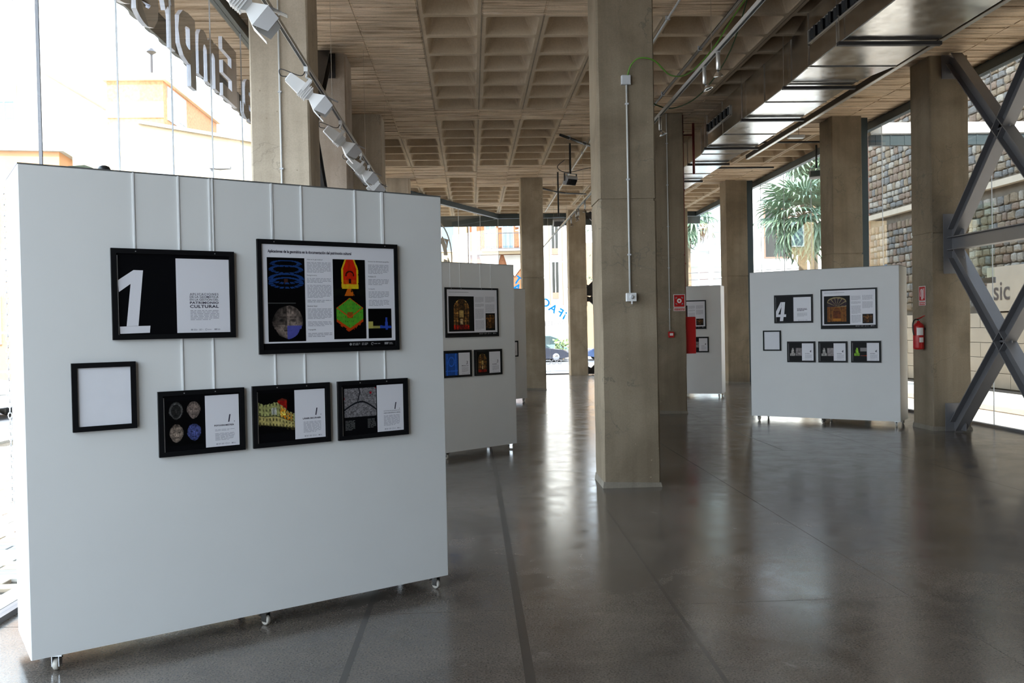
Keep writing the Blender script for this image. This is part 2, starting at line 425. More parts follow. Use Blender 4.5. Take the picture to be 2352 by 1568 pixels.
for n in range(-4, 25):
    for i in range(-5, 11):
        cx, cy = X0+.8*i+.4, Y0+.8*n+.4
        if cx > 8.6: continue
        s_ = solid(i, n)
        if cnt[s_] < 295:
            link('formwork_panel' if s_ else 'coffer', random.choice(boards) if s_ else cof, ceil, (cx, cy, HC)); cnt[s_] += 1
        else: (rest_b if s_ else rest_c).append((cx, cy))
for nm, lst, me in (('formwork_panel', rest_b, boards[0]), ('coffer', rest_c, cof)):
    if lst:
        mb = MB(); vv = [v.co.copy() for v in me.vertices]; ff = [tuple(p.vertices) for p in me.polygons]
        for cx, cy in lst: mb.add([(v.x+cx, v.y+cy, v.z+HC) for v in vv], ff)
        tag(mb.build(nm, BOARD if nm[0] == 'f' else COFF, ceil), kind='stuff')

# outer slab edge: corrugated metal fascia
def fascia(name, p, q, z0, z1, parent, step=.12):
    p, q = Vector(p), Vector(q); L = (q-p).length; d = (q-p)/L; nn = Vector((-d.y, d.x)); N = int(L/step); a = []
    for k in range(N+1):
        o_ = .03 if k % 4 in (1, 2) else 0
        c = p+d*(k*step)+nn*o_; a.append((c.x, c.y))
    back = [(p+d*(k*step)+nn*-.03) for k in range(N, -1, -1)]
    mb = MB(); n = len(a)
    V = [(x, y, z0) for x, y in a]+[(x, y, z1) for x, y in a]+[(c.x, c.y, z0) for c in back[::-1]]+[(c.x, c.y, z1) for c in back[::-1]]
    F = [(i, i+1, n+i+1, n+i) for i in range(n-1)]+[(2*n+i, 3*n+i, 3*n+i+1, 2*n+i+1) for i in range(n-1)]+[(i, 2*n+i, 2*n+i+1, i+1) for i in range(n-1)]
    return mb.add(V, F).build(name, FASC, parent)
tr1 = empty('trim_1', kind='structure')
fascia('fascia_panel', (-3.85, 31.7), (8.5, 31.7), 5.34, 6.1, tr1)
fascia('fascia_panel', (-3.85, -2.2), (-3.85, 31.7), 5.40, 6.1, tr1)

tag(MB().box(-2.86, -2.62, 14.1, 20.5, 0, HC).build('wall_left', M('grey_plaster', (.58, .58, .60), .8, var=.04, scale=2)), kind='structure')
tag(MB().box(-1.9, 8.2, -1.75, -1.5, -.2, 6.0).build('wall_back', WALLD), kind='structure')

# ------------------------------------------------------------------ glazed walls
def facade(name, p, q, spacing, first=0.0, zt=HC, frame_h=.17):
    p = Vector((p[0], p[1])); q = Vector((q[0], q[1])); L = (q-p).length; ang = math.atan2(q.y-p.y, q.x-p.x)
    r = empty(name, (p.x, p.y, 0), ang, kind='structure')
    MB().box(0, L, -.06, .06, zt-frame_h, zt-.04).box(0, L, -.035, .035, zt-.04, zt-.002).build('top_frame', TEAL, r)
    MB().box(0, L, -.04, .04, 0, .035).build('bottom_frame', STEEL, r)
    s = first; edges = [0.0]
    while s < L-.3:
        if s > .3: edges.append(s)
        s += spacing
    edges.append(L)
    for a, b in zip(edges[:-1], edges[1:]):
        MB().box(a+.004, b-.004, -.006, .006, .036, zt-frame_h).build('glass_pane', GLASS, r)
        if b < L: MB().box(b-.0035, b+.0035, -.007, .007, .036, zt-frame_h).build('silicone_joint', BOXM, r)
    return r, L, ang
w1, _, _ = facade('window_1', (-2.87, -1.6), (-2.87, 23.0), 1.33, first=(6.07+1.6) % 1.33)
w5, _, _ = facade('window_5', (-1.9, -1.6), (-2.87, -1.6), 1.33)
MB().box(7.662, 7.674, -.008, .014, .03, HC-.17).build('glazing_post', STEEL, w1)
w2, L2, A2 = facade('window_2', (-2.87, 23.0), (1.0, 30.85), 1.6, first=.9)
w3, _, _ = facade('window_3', (1.0, 30.85), (8.08, 30.85), 1.75, first=1.75)
w4, _, _ = facade('window_4', (8.08, 30.85), (8.08, 7.0), 1.8, first=(30.85-13.25) % 1.8)
tag(MB().box(8.0, 8.25, -1.5, 6.95, -.2, 6.0).build('wall_right_unseen', WALLD), kind='structure')  # unseen wall, solid in place of glazing to cut light from the right
# added green-tinted pane and rail standing in for a reflection in the right glazing
MB().box(30.85-13.95, 30.85-13.25, .02, .03, 2.33, 3.5).build('reflection_pane', GREENG, w4)['label'] = 'green tinted pane standing in for a reflection'
MB().box(30.85-13.97, 30.85-13.23, .015, .04, 2.24, 2.33).build('reflection_rail', STEEL, w4)
MB().box(-.008, .008, -.008, .008, 0, HC).build('corner_joint', BOXM, w3)

# ------------------------------------------------------------------ columns
def column(x, y, label, mat=CONC, w=.6, skirt=True, joint=3.0, seed=1, z1=HC+.35):
    rnd = random.Random(seed)
    root = empty('concrete_column', (x, y, 0), 0, label, 'column')
    def ring(z, ins, jit=.0):
        c = .018+ins; q = []
        base = [(c,ins),(w-c,ins),(w-ins,c),(w-ins,w-c),(w-c,w-ins),(c,w-ins),(ins,w-c),(ins,c)]
        return [(a+rnd.uniform(-jit, jit), b+rnd.uniform(-jit, jit), z) for a, b in base]
    zs = [0, .25, .5, .8, 1.1, 1.4, 1.7, 2.0, 2.3, 2.6, 2.8, joint-.012]
    mb = MB(); rr = [ring(z, 0, .004) for z in zs]+[ring(joint-.01, .010), ring(joint+.014, .010)]+[ring(z, 0, .003) for z in (joint+.016, 3.4, 3.9, 4.4, 4.9, 5.4, z1)]
    mb.rings(rr); mb.build('shaft', mat, root)
    if skirt:
        s = MB(); o_ = .012
        s.rings([[(-o_,-o_,0),(w+o_,-o_,0),(w+o_,w+o_,0),(-o_,w+o_,0)],[(-.002,-.002,.065),(w+.002,-.002,.045),(w+.002,w+.002,.06),(-.002,w+.002,.07)]])
        s.build('mortar_skirt', PLAST, root)
    return root
c_ctr = column(1.35, 9.086, 'nearest concrete column in the middle, cracked, with a conduit and two grey boxes on its face', seed=1)
c_two = column(3.46, 16.45, 'concrete column just behind the middle one, carrying the red alarm sign', seed=2)
c_far = column(1.37, 23.4, 'concrete column left of the middle one, behind the second white panel', mat=CONCM, seed=3)
c_fr2 = column(3.38, 30.0, 'farthest concrete column, standing beside the glass street front and its steel brace', mat=CONCM, seed=4, skirt=False)
c_r1 = column(6.98, 13.0, 'concrete column on the right with fire extinguisher and steel bracing', seed=5)
c_r2 = column(7.06, 16.8, 'concrete column rising behind the right-hand panel numbered 4', seed=6)
c_r3 = column(7.15, 24.2, 'concrete column between the numbered 4 panel and the red cabinet, far right row', seed=7)
c_l1 = column(-2.21, 9.086, 'big near concrete column on the left behind the white panel, with a thin conduit', mat=CONC_LIT, seed=8)
c_l2 = column(-2.33, 12.75, 'brown-stained concrete column on the left with dark steel braces at its head', mat=CONC2, seed=9)
c_l3 = column(-2.19, 16.35, 'third concrete column of the left row, between the stained one and the short-looking far one', mat=CONC_LIT, seed=10)
c_l4 = column(-2.16, 23.2, 'farthest concrete column of the left row, only its head showing above the panel', mat=CONC_LIT, seed=11)
c_r0 = column(6.98, 9.75, 'concrete column at the right edge carrying the near end of the steel bracing', seed=12)
for cx, cy, lb in ((7.70, 17.05, 'dark teal steel post beside the column behind panel 4'), (7.79, 24.4, 'dark teal steel post beside the far right-row column')):
    p = empty('steel_post', (cx, cy, 0), 0, lb, 'post')
    MB().box(-.015, .17, -.1, .1, 0, .012).build('base_plate', TEAL, p); MB().box(0, .155, -.08, .08, .012, HC).build('shaft', TEAL, p)

# ------------------------------------------------------------------ steel X bracing
def ibeam(p, q, name, mat, parent, depth=.20, width=.17, t=.014, side=Vector((1,0,0))):
    p, q = Vector(p), Vector(q); d = (q-p).normalized(); L = (q-p).length
    s = (side-d*side.dot(d)).normalized(); h = d.cross(s)
    T = Matrix(((d.x, s.x, h.x, p.x), (d.y, s.y, h.y, p.y), (d.z, s.z, h.z, p.z), (0, 0, 0, 1)))
    mb = MB(T); mb.box(0, L, -t*.4, t*.4, -depth/2+t, depth/2-t)
    mb.box(0, L, -width/2, width/2, depth/2-t, depth/2); mb.box(0, L, -width/2, width/2, -depth/2, -depth/2+t)
    return mb.build(name, mat, parent)
def xbrace(pa, pb, z0, z1, label, mat, side, mid=True, beam=True):
    """cross braces in the vertical plane from ground point pa to pb"""
    pa, pb = Vector(pa+(0,)), Vector(pb+(0,)); root = empty('steel_cross_brace', tuple(pa), 0, label, 'brace')
    d = pb-pa; dn = d.normalized(); Z = Vector((0,0,1)); nrm = dn.cross(Z)
    def L(s, z): return tuple(dn*s + Z*z)
    W = d.length
    for zz0, zz1 in ((z0, (z0+z1)/2-.08), ((z0+z1)/2+.08, z1)):
        ibeam(L(.12, zz0+.08), L(W-.12, zz1-.08), 'diagonal_beam', mat, root, side=side)
        a, b, m_ = Vector(L(.12, zz1-.08)), Vector(L(W-.12, zz0+.08)), None
        ibeam(tuple(a), tuple(b), 'diagonal_beam', mat, root, side=side)
        c = (a+b)/2; T = Matrix(((dn.x, nrm.x, 0, c.x), (dn.y, nrm.y, 0, c.y), (0, 0, 1, c.z), (0, 0, 0, 1)))
        MB(T).box(-.17, .17, -.008, .008, -.015, .015).build('stiffener', mat, root)
    zm = (z0+z1)/2
    if beam: ibeam(L(.0, zm), L(W, zm), 'horizontal_beam', mat, root, side=side)
    T = Matrix(((dn.x, nrm.x, 0, 0), (dn.y, nrm.y, 0, 0), (0, 0, 1, 0), (0, 0, 0, 1)))
    for s0, s1 in ((0, .02), (W-.02, W)):
        for za, zb in ((0, .42), (zm-.45, zm+.45), (z1-.35, z1)): MB(T).box(s0, s1, -.13, .13, za, zb).build('end_plate', mat, root)
    for s0, s1 in ((.02, .34), (W-.34, W-.02)):
        for zc, h in ((.03, .26), (zm-.30, .2), (zm+.10, .2), (z1-.28, .26)): MB(T).prism([(s0, zc), (s1, zc), (s1 if s0 < 1 else s0, zc+h*.4), (s0 if s0 < 1 else s1, zc+h)], -.006, .006).build('gusset_plate', mat, root)
    return root
xbrace((7.28, 12.975), (7.28, 10.375), .0, 5.66, 'big grey steel cross bracing at the right edge beside the extinguisher column', STEEL, Vector((1,0,0)))
xbrace((-2.0, 12.725), (-2.0, 9.71), .0, 5.66, 'dark steel cross bracing on the left between two concrete columns', STEELD, Vector((1,0,0)))
xbrace((3.99, 30.3), (6.9, 30.3), .0, 5.66, 'dark steel cross bracing at the far street front, seen as a sliver', STEELD, Vector((0,1,0)))
c_fr3 = column(6.92, 30.0, 'far concrete column at the other end of the street-front bracing', seed=13, skirt=False)

# ------------------------------------------------------------------ display panels
PW, PT, PZ0, PZ1 = 2.416, .57, .085, 2.557
def display_panel(x, y, a, label, group='white exhibition panels on casters'):
    root = empty('display_panel', (x, y, 0), a, label, 'panel', group)
    b = MB(); b.bbox(0, PW, 0, PT, PZ0, PZ1, .004); b.build('board', WHITE, root)
    t = MB().box(.0, PW, .0, .022, PZ1, PZ1+.006).box(0, PW, PT-.022, PT, PZ1, PZ1+.006)
    t.box(0, .02, .022, PT-.022, PZ1, PZ1+.006).box(PW-.02, PW, .022, PT-.022, PZ1, PZ1+.006)
    t.build('top_edge_strip', PERF, root)
    for s in (.12, PW/2, PW-.07):
        for t_ in (.045, PT-.05):
            c = empty('caster', (s, t_, 0), random.uniform(-.7, .7)); c.parent = root
            MB().box(-.035, .035, -.03, .03, .076, .0845).build('top_plate', CHROME, c)
            f = MB().box(-.019, -.015, -.022, .018, .022, .078).box(.015, .019, -.022, .018, .022, .078)
            f.build('fork', CHROME, c)
            MB().lathe([(.006, -.013), (.026, -.013), (.030, -.009), (.030, .009), (.026, .013), (.006, .013)], (0, 0, .0305), 'x', 18).build('wheel', RUBBER, c, True)
            MB().prism([(.0, .06), (.045, .045), (.05, .05), (.01, .075)], -.012, .012, 'yz').build('brake_lever', BLKP, c)
    return root
P1 = (-2.2257, 4.4536, .5637); P3 = (-1.2565, 10.6385, .6936); P4 = (4.8325, 15.0189, -.6579)
P2 = (1.235-PW*math.cos(.75), 19.9-PW*math.sin(.75), .75); P5 = (5.68-PW*math.cos(.42), 19.75+PW*math.sin(.42), -.42)
pan1 = display_panel(*P1, 'large nearest white panel on the left with the number 1 poster')
pan3 = display_panel(*P3, 'white panel right behind the nearest one, with a golden altar poster')
pan4 = display_panel(*P4, 'white panel on the right with the number 4 poster')
pan2 = display_panel(*P2, 'white panel mostly hidden, only its right end showing left of a column')
pan5 = display_panel(*P5, 'white panel behind the red cabinet between two columns')
# chain hanging at the rear left edge of panel 1
ch = MB(); z = 2.50; k = 0
while z > .78:
    cx, cy = -.010, PT+.002
    pts = []
    for j in range(9):
        a = 2*math.pi*j/8; u, w_ = .009*math.cos(a), .019*math.sin(a)
        pts.append((cx+u, cy, z+w_) if k % 2 else (cx, cy+u, z+w_))
    ch.tube(pts, .0028, 5, False); z -= .030; k += 1
ch.build('hanging_chain', CHROME, pan1)

# ------------------------------------------------------------------ framed posters
def hash2(a, b, s=0):
    t = math.sin(a*127.1+b*311.7+s*74.7)*43758.5453; return t-math.floor(t)
def vnoise(x, y, s=0):
    i, j = math.floor(x), math.floor(y); u, v = x-i, y-j; u = u*u*(3-2*u); v = v*v*(3-2*v)
    return (hash2(i,j,s)*(1-u)+hash2(i+1,j,s)*u)*(1-v)+(hash2(i,j+1,s)*(1-u)+hash2(i+1,j+1,s)*u)*v
def fbm(x, y, s=0): return .5*vnoise(x,y,s)+.3*vnoise(x*2.1,y*2.1,s+1)+.2*vnoise(x*4.3,y*4.3,s+2)
def vcolmat():
    m, nt, b = newmat('printed_picture'); a = nt.nodes.new('ShaderNodeVertexColor'); a.layer_name = 'Col'
    nt.links.new(a.outputs[0], b.inputs[0]); b.inputs['Roughness'].default_value = .4; b.inputs['Specular IOR Level'].default_value = .12; return m
VCOL = vcolmat()
def srgb(c): return c/12.92 if c <= .04045 else ((c+.055)/1.055)**2.4
def picture(name, parent, x0, x1, z0, z1, y, fn, nx=60, ny=60):
    vs_, fs = [], []
    for j in range(ny+1):
        for i in range(nx+1): vs_.append((x0+(x1-x0)*i/nx, y, z0+(z1-z0)*j/ny))
    for j in range(ny):
        for i in range(nx): a = j*(nx+1)+i; fs.append((a, a+1, a+nx+2, a+nx+1))
    me = bpy.data.meshes.new(name); me.from_pydata(vs_, [], fs); me.materials.append(VCOL)
    ca = me.color_attributes.new('Col', 'FLOAT_COLOR', 'CORNER'); buf = []
    for j in range(ny):
        for i in range(nx):
            c = fn((i+.5)/nx, (j+.5)/ny); c = tuple(srgb(max(0, min(1, t)))*.9 for t in c)
            buf.extend((c[0], c[1], c[2], 1)*4)
    ca.data.foreach_set('color', buf); me.update()
    return link(name, me, parent)
BK = (.02, .02, .025)
def mask_face(u, v, tone, seed, cx=.5, cy=.5, rx=.40, ry=.44):
    """printed photo of a carved stone mask on black"""
    x, y = (u-cx)/rx, (v-cy)/ry
    a = math.atan2(y, x); edge = 1+.10*(vnoise(a*2.2+9, seed, 3)-.5)-.06*abs(x)*(y < -.2)-.10*(y < -.4)*abs(x)
    if x*x+y*y > edge*edge: return None
    n = fbm(u*14, v*14, seed); t = .55+.5*(n-.5)-.22*(x*x+y*y)
    if y > .5: t *= .75+.5*vnoise(u*30, v*10, seed)                 # hair locks
    for ex in (-.36, .36):
        e = ((x-ex)/.22)**2+((y-.12)/.11)**2
        if e < 1: t *= .55+.35*e
    if abs(y-.30) < .05 and .12 < abs(x) < .6: t *= .75
    if abs(x) < .10 and -.30 < y < .15: t *= 1.15
    if abs(abs(x)-.14) < .04 and -.28 < y < .08: t *= .75
    if abs(y+.48) < .045 and abs(x) < .28: t *= .5
    if abs(y+.32) < .03 and abs(x) < .16: t *= .65
    return tuple(c*t*1.5 for c in tone)
def pic_A(u, v):
    tones = {(0,1): (.50,.49,.48), (1,1): (.66,.58,.54), (0,0): (.70,.62,.56), (1,0): (.40,.44,.72)}
    i = 0 if u < .5 else 1; j = 1 if v > .5 else 0
    uu, vv = (u*2) % 1, (v*2) % 1
    r = mask_face(uu, vv, tones[(i,j)], 3+i*7+j*2, .5, .55, .40, .40)
    if r is None: return BK
    if (i,j) == (0,1): x, y = (uu-.5)/.3, (vv-.55)/.32; r = tuple(c*(.42 if x*x+y*y < .9 else 1) for c in r)
    return r
def pic_B(u, v):
    base = .22-.14*u+.0; top = .78-.30*u*u-.05*math.sin(u*9)
    n = fbm(u*20, v*20, 5)
    if v < base or v > top+.05*(n-.5):
        if v > top and (abs(u-.66) < .13 and v < .86-.3*abs(u-.66)) : return (.55*n+.3, .22*n, .08) if v < .8 else (.4, .15, .1)
        if v < base and v > base-.05 and n > .6: return (.25, .22, .12)
        return BK
    h = (v-base)/(top-base)
    c = (.74, .68, .42) if h < .42 else (.66, .66, .42)
    if .60 < u < .95 and .45 < h < .95 and n > .40: c = (.90, .55, .08) if n < .62 else (.95, .85, .4)
    w = (u*11) % 1; q = (h*4.6+.2) % 1
    if .3 < w < .62 and .3 < q < .8: c = tuple(k*.42 for k in c)
    if abs(h-.44) < .02 or abs(h-.02) < .02: c = tuple(k*.5 for k in c)
    if .35 < u < .5 and .5 < h < .8: c = (.80, .80, .74) if (u*40) % 1 > .3 else (.4, .4, .4)
    k = .65+.6*n
    return tuple(t*k for t in c)
def pic_C(u, v):
    n = fbm(u*26, v*26, 8); g_ = .26+.45*n
    rv = .30+.22*math.sin((u-.05)*3.3)-.10*(u > .6)*(u-.6)*2
    d = abs(v-rv)
    if d < .035: return (.12, .12, .14)
    if d < .055: g_ = .55
    d2 = abs(u-.45-.03*math.sin(v*9))
    if d2 < .018 and v > rv: return (.16, .15, .17)
    if vnoise(u*6+3, v*6+1, 4) > .86 and v > .45: return (.62, .10, .16)
    road = min((u*7+v*3) % 1, (v*6-u*4) % 1)
    if road < .07: g_ *= .7
    return (g_, g_*.97, g_*.99)
def pic_rings(u, v):
    if v < .44:
        r = mask_face(u, v/.44, (.62, .55, .51), 11, .52, .52, .40, .46)
        if r is None: return BK
        if u < .5 and v > .20: r = tuple(c*.62 for c in r)
        if u > .5 and v < .19: r = (.27+.1*r[0], .28+.1*r[0], .55+.15*r[0])
        return r
    for cy, rx, ry, th, bt in ((.93, .36, .035, .16, False), (.86, .40, .045, .14, True), (.75, .41, .055, .16, True), (.70, .41, .06, .14, True)):
        x, y = (u-.5)/rx, (v-cy)/ry; r = math.sqrt(x*x+y*y); front = y < 0
        w_ = th if not front else th*1.2
        if abs(r-1) < w_ and (not front or (math.atan2(y, x)*9/math.pi) % 1 > .28): return (.12, .24, .46)
    if .455 < v < .465 and u < .75: return (.3, .3, .3)
    if abs(u-.5) < .05 and .69 < v < .75: return (.25, .16, .13)
    return BK
def pic_apse(u, v):
    n = fbm(u*16, v*20, 14)
    if v > .63:
        hw = .26 if v < .88 else .26-.9*(v-.88)
        cx = .52
        if abs(u-cx) > hw+.02*(n-.5): return BK
        x, y = (u-cx)/.24, (v-.86)/.11
        edge_ = abs(u-cx) > hw-.05 or v < .69
        if edge_: return (.85, .55+.3*n, .12)
        if abs(math.hypot((u-cx)/.12, (v-.80)/.05)-1) < .18 and v > .79: return (.2, .06, .03)
        if abs(u-cx) < .035 and .70 < v < .76: return (.12, .05, .05)
        return (.62+.3*n, .14+.25*n*(v < .74), .04)
    if v > .54:
        if abs(u-.5) < .10*(.63-v)/.09+.06 and n > .35: return (.78, .38, .08)
        return (.05, .06, .04) if n < .6 else BK
    # isometric laser-scanned cube
    x = (u-.5)/.42; top, mid_, bot = .52-.13*abs(x), .27+.13*abs(x), .10+.12*abs(x)
    if abs(x) > 1 or v > top or v < bot-.02*(n > .5): return BK
    if abs(v-top) < .008 or abs(v-mid_) < .008: return (.75, .28, .08)
    if v < bot+.035: return (.72, .25, .06)
    if abs(x) < .22 and abs(v-.30) < .035: return (.55, .30, .08)
    if ((u*17) % 1 < .25) and ((v*19) % 1 < .5) and n > .45: return (.10, .28, .10) if n < .55 else (.45, .45, .12)
    return (.24+.12*n, .55+.12*n, .16)
def pic_tower(u, v):
    n = fbm(u*12, v*12, 21)
    if .34 < v < .70:
        if u < .20 and v < .56: return (.72, .68, .36)
        if abs(u-.78) < .085*(1-(v-.30)*1.6): return (.20, .30, .68)
        if v < .36+.05*n+.03: return (.60, .58, .32) if u < .5 else (.17, .28, .66)
    if abs(u-.78) < .05 and .28 < v < .36: return (.17, .28, .66)
    return BK
def altar(warm, seed):
    def f(u, v):
        x, y = (u-.5)/.30, v; n = fbm(u*18, v*22, seed)
        top = .62+.30*math.sqrt(max(0, 1-x*x)) if abs(x) < 1 else 0
        if y < .06 or y > top: return (.015, .012, .012)
        k = .18+.55*n*n*1.6
        for cx in (-.9, -.55, .55, .9):
            if abs(x-cx) < .10: k *= 1.7
        if abs(y-.52) < .015 or abs(y-.30) < .015 or abs(top-y) < .02: k *= 1.8
        if abs(x) < .26 and .40 < y < .60: k = .55+.5*n; return (k*.95, k*.78, k*.45)
        if abs(x) < .18 and .20 < y < .36: k = .5+.6*n; return (k, k*.85, k*.62)
        if y < .18: return (.42*k*2+.08, .12*k*1.5, .06)
        return (warm[0]*k, warm[1]*k, warm[2]*k)
    return f
pic_altar3 = altar((.62, .42, .20), 31)
def pic_malla(u, v):
    n = fbm(u*16, v*16, 33); k = .85+.25*n
    if abs(math.hypot((u-.5)/.22, (v-.62)/.2)-1) < .12 or abs(abs(u-.5)-.34) < .03 or abs(v-.2) < .02: k *= 1.35
    return (.16*k, .36*k, .72*k)
def pic_altar4(u, v):
    n = fbm(u*18, v*20, 41); x = (u-.5)/.36
    top = .80+.16*math.sqrt(max(0, 1-x*x)) if abs(x) < 1 else 0
    if v > top or v < .09 or abs(x) > 1: return (.015, .012, .012)
    inner = math.hypot(x/.50, max(0, v-.42)/.20)
    if inner < 1 and v > .12:
        if abs(inner-.9) < .1 or abs(v-.50) < .01: return (.55, .35, .12)
        k = .30+.35*n; return (k*.9, k*.45, k*.12) if v > .2 else (.75, .48, .14)
    if v > .62:
        a = math.atan2(v-.62, x*.36)
        if (a*7/math.pi) % 1 < .2 or abs(top-v) < .05: return (.62, .55, .40)
        return (.16+.15*n, .12+.1*n, .14+.1*n)
    k = .35+.6*n+(.35 if (x*9) % 1 < .3 else 0)
    return (.62*k, .38*k, .13*k)
def pic_altar_s(u, v):
    n = fbm(u*9, v*9, 51)
    if not (.08 < u < .92 and .12 < v < .9): return BK
    k = .15+.8*n*n; 
    if abs(v-.7) < .06 or abs(u-.5) < .07: k *= 1.7
    return (.75*k, .48*k, .2*k)
def statue(tone, right, seed):
    def f(u, v):
        n = fbm(u*12, v*12, seed)
        if .28 < v < .72:
            x = (u-.28)/.20; w_ = .42+.55*(.72-v)/.44*((v < .42)+.45) if v < .62 else .30
            if abs(x) < w_ and abs(x) < 1: return tuple(c*(.55+.7*n) for c in tone)
            if .53 < u < 1.0 and right:
                k = .25+.6*n if right == 1 else .45+.35*n
                if right == 3: return (.62, .60, .60) if v > .52 else (BK if v > .31 else (u, .7*n, 1-u))
                return (k, k*.95, k*.95)
        return BK
    return f
def seq(rows):  return rows
def dashes(mb, x0, x1, z0, z1, n, y, seed=0, fill=.62, last=.7):
    rnd = random.Random(seed); h = (z1-z0)/n
    for k in range(n):
        zz = z1-(k+.5)*h; x = x0; end = x1 if k < n-1 else x0+(x1-x0)*last
        while x < end-.004:
            w_ = min(rnd.uniform(.010, .034), end-x); mb.quad((x, y, zz-h*fill/2), (x+w_, y, zz-h*fill/2), (x+w_, y, zz+h*fill/2), (x, y, zz+h*fill/2)); x += w_+.0045
def logos(mb, x0, x1, z0, z1, y, seed=3):
    """row of small institutional marks: a disc with lines, a line block, an open ring, a bold mark"""
    W = x1-x0; h = z1-z0; cz = (z0+z1)/2
    def disc(cx, r, ri=0):
        n = 14; P = [(cx+r*math.cos(2*math.pi*k/n), y, cz+r*math.sin(2*math.pi*k/n)) for k in range(n)]
        if ri == 0: mb.add(P, [tuple(range(n))])
        else:
            Q = [(cx+ri*math.cos(2*math.pi*k/n), y, cz+ri*math.sin(2*math.pi*k/n)) for k in range(n)]
            mb.add(P+Q, [(k, k+1, n+k+1, n+k) for k in range(n-2)])
    disc(x0+h*.45, h*.40); dashes(mb, x0+h*1.1, x0+W*.24, z0+h*.1, z1-h*.1, 3, y, seed, .5, .8)
    dashes(mb, x0+W*.28, x0+W*.42, z0+h*.1, z1-h*.1, 3, y, seed+1, .5, .9)
    disc(x0+W*.52, h*.45, h*.28); dashes(mb, x0+W*.56, x0+W*.70, cz-h*.15, cz+h*.15, 1, y, seed+2, .7, 1)
    mb.quad((x0+W*.80, y, z0+h*.2), (x0+W*.88, y, z0+h*.2), (x0+W*.90, y, z1-h*.15), (x0+W*.80, y, z1-h*.15))
    dashes(mb, x0+W*.91, x1, z0+h*.15, z1-h*.2, 3, y, seed+4, .5, 1)

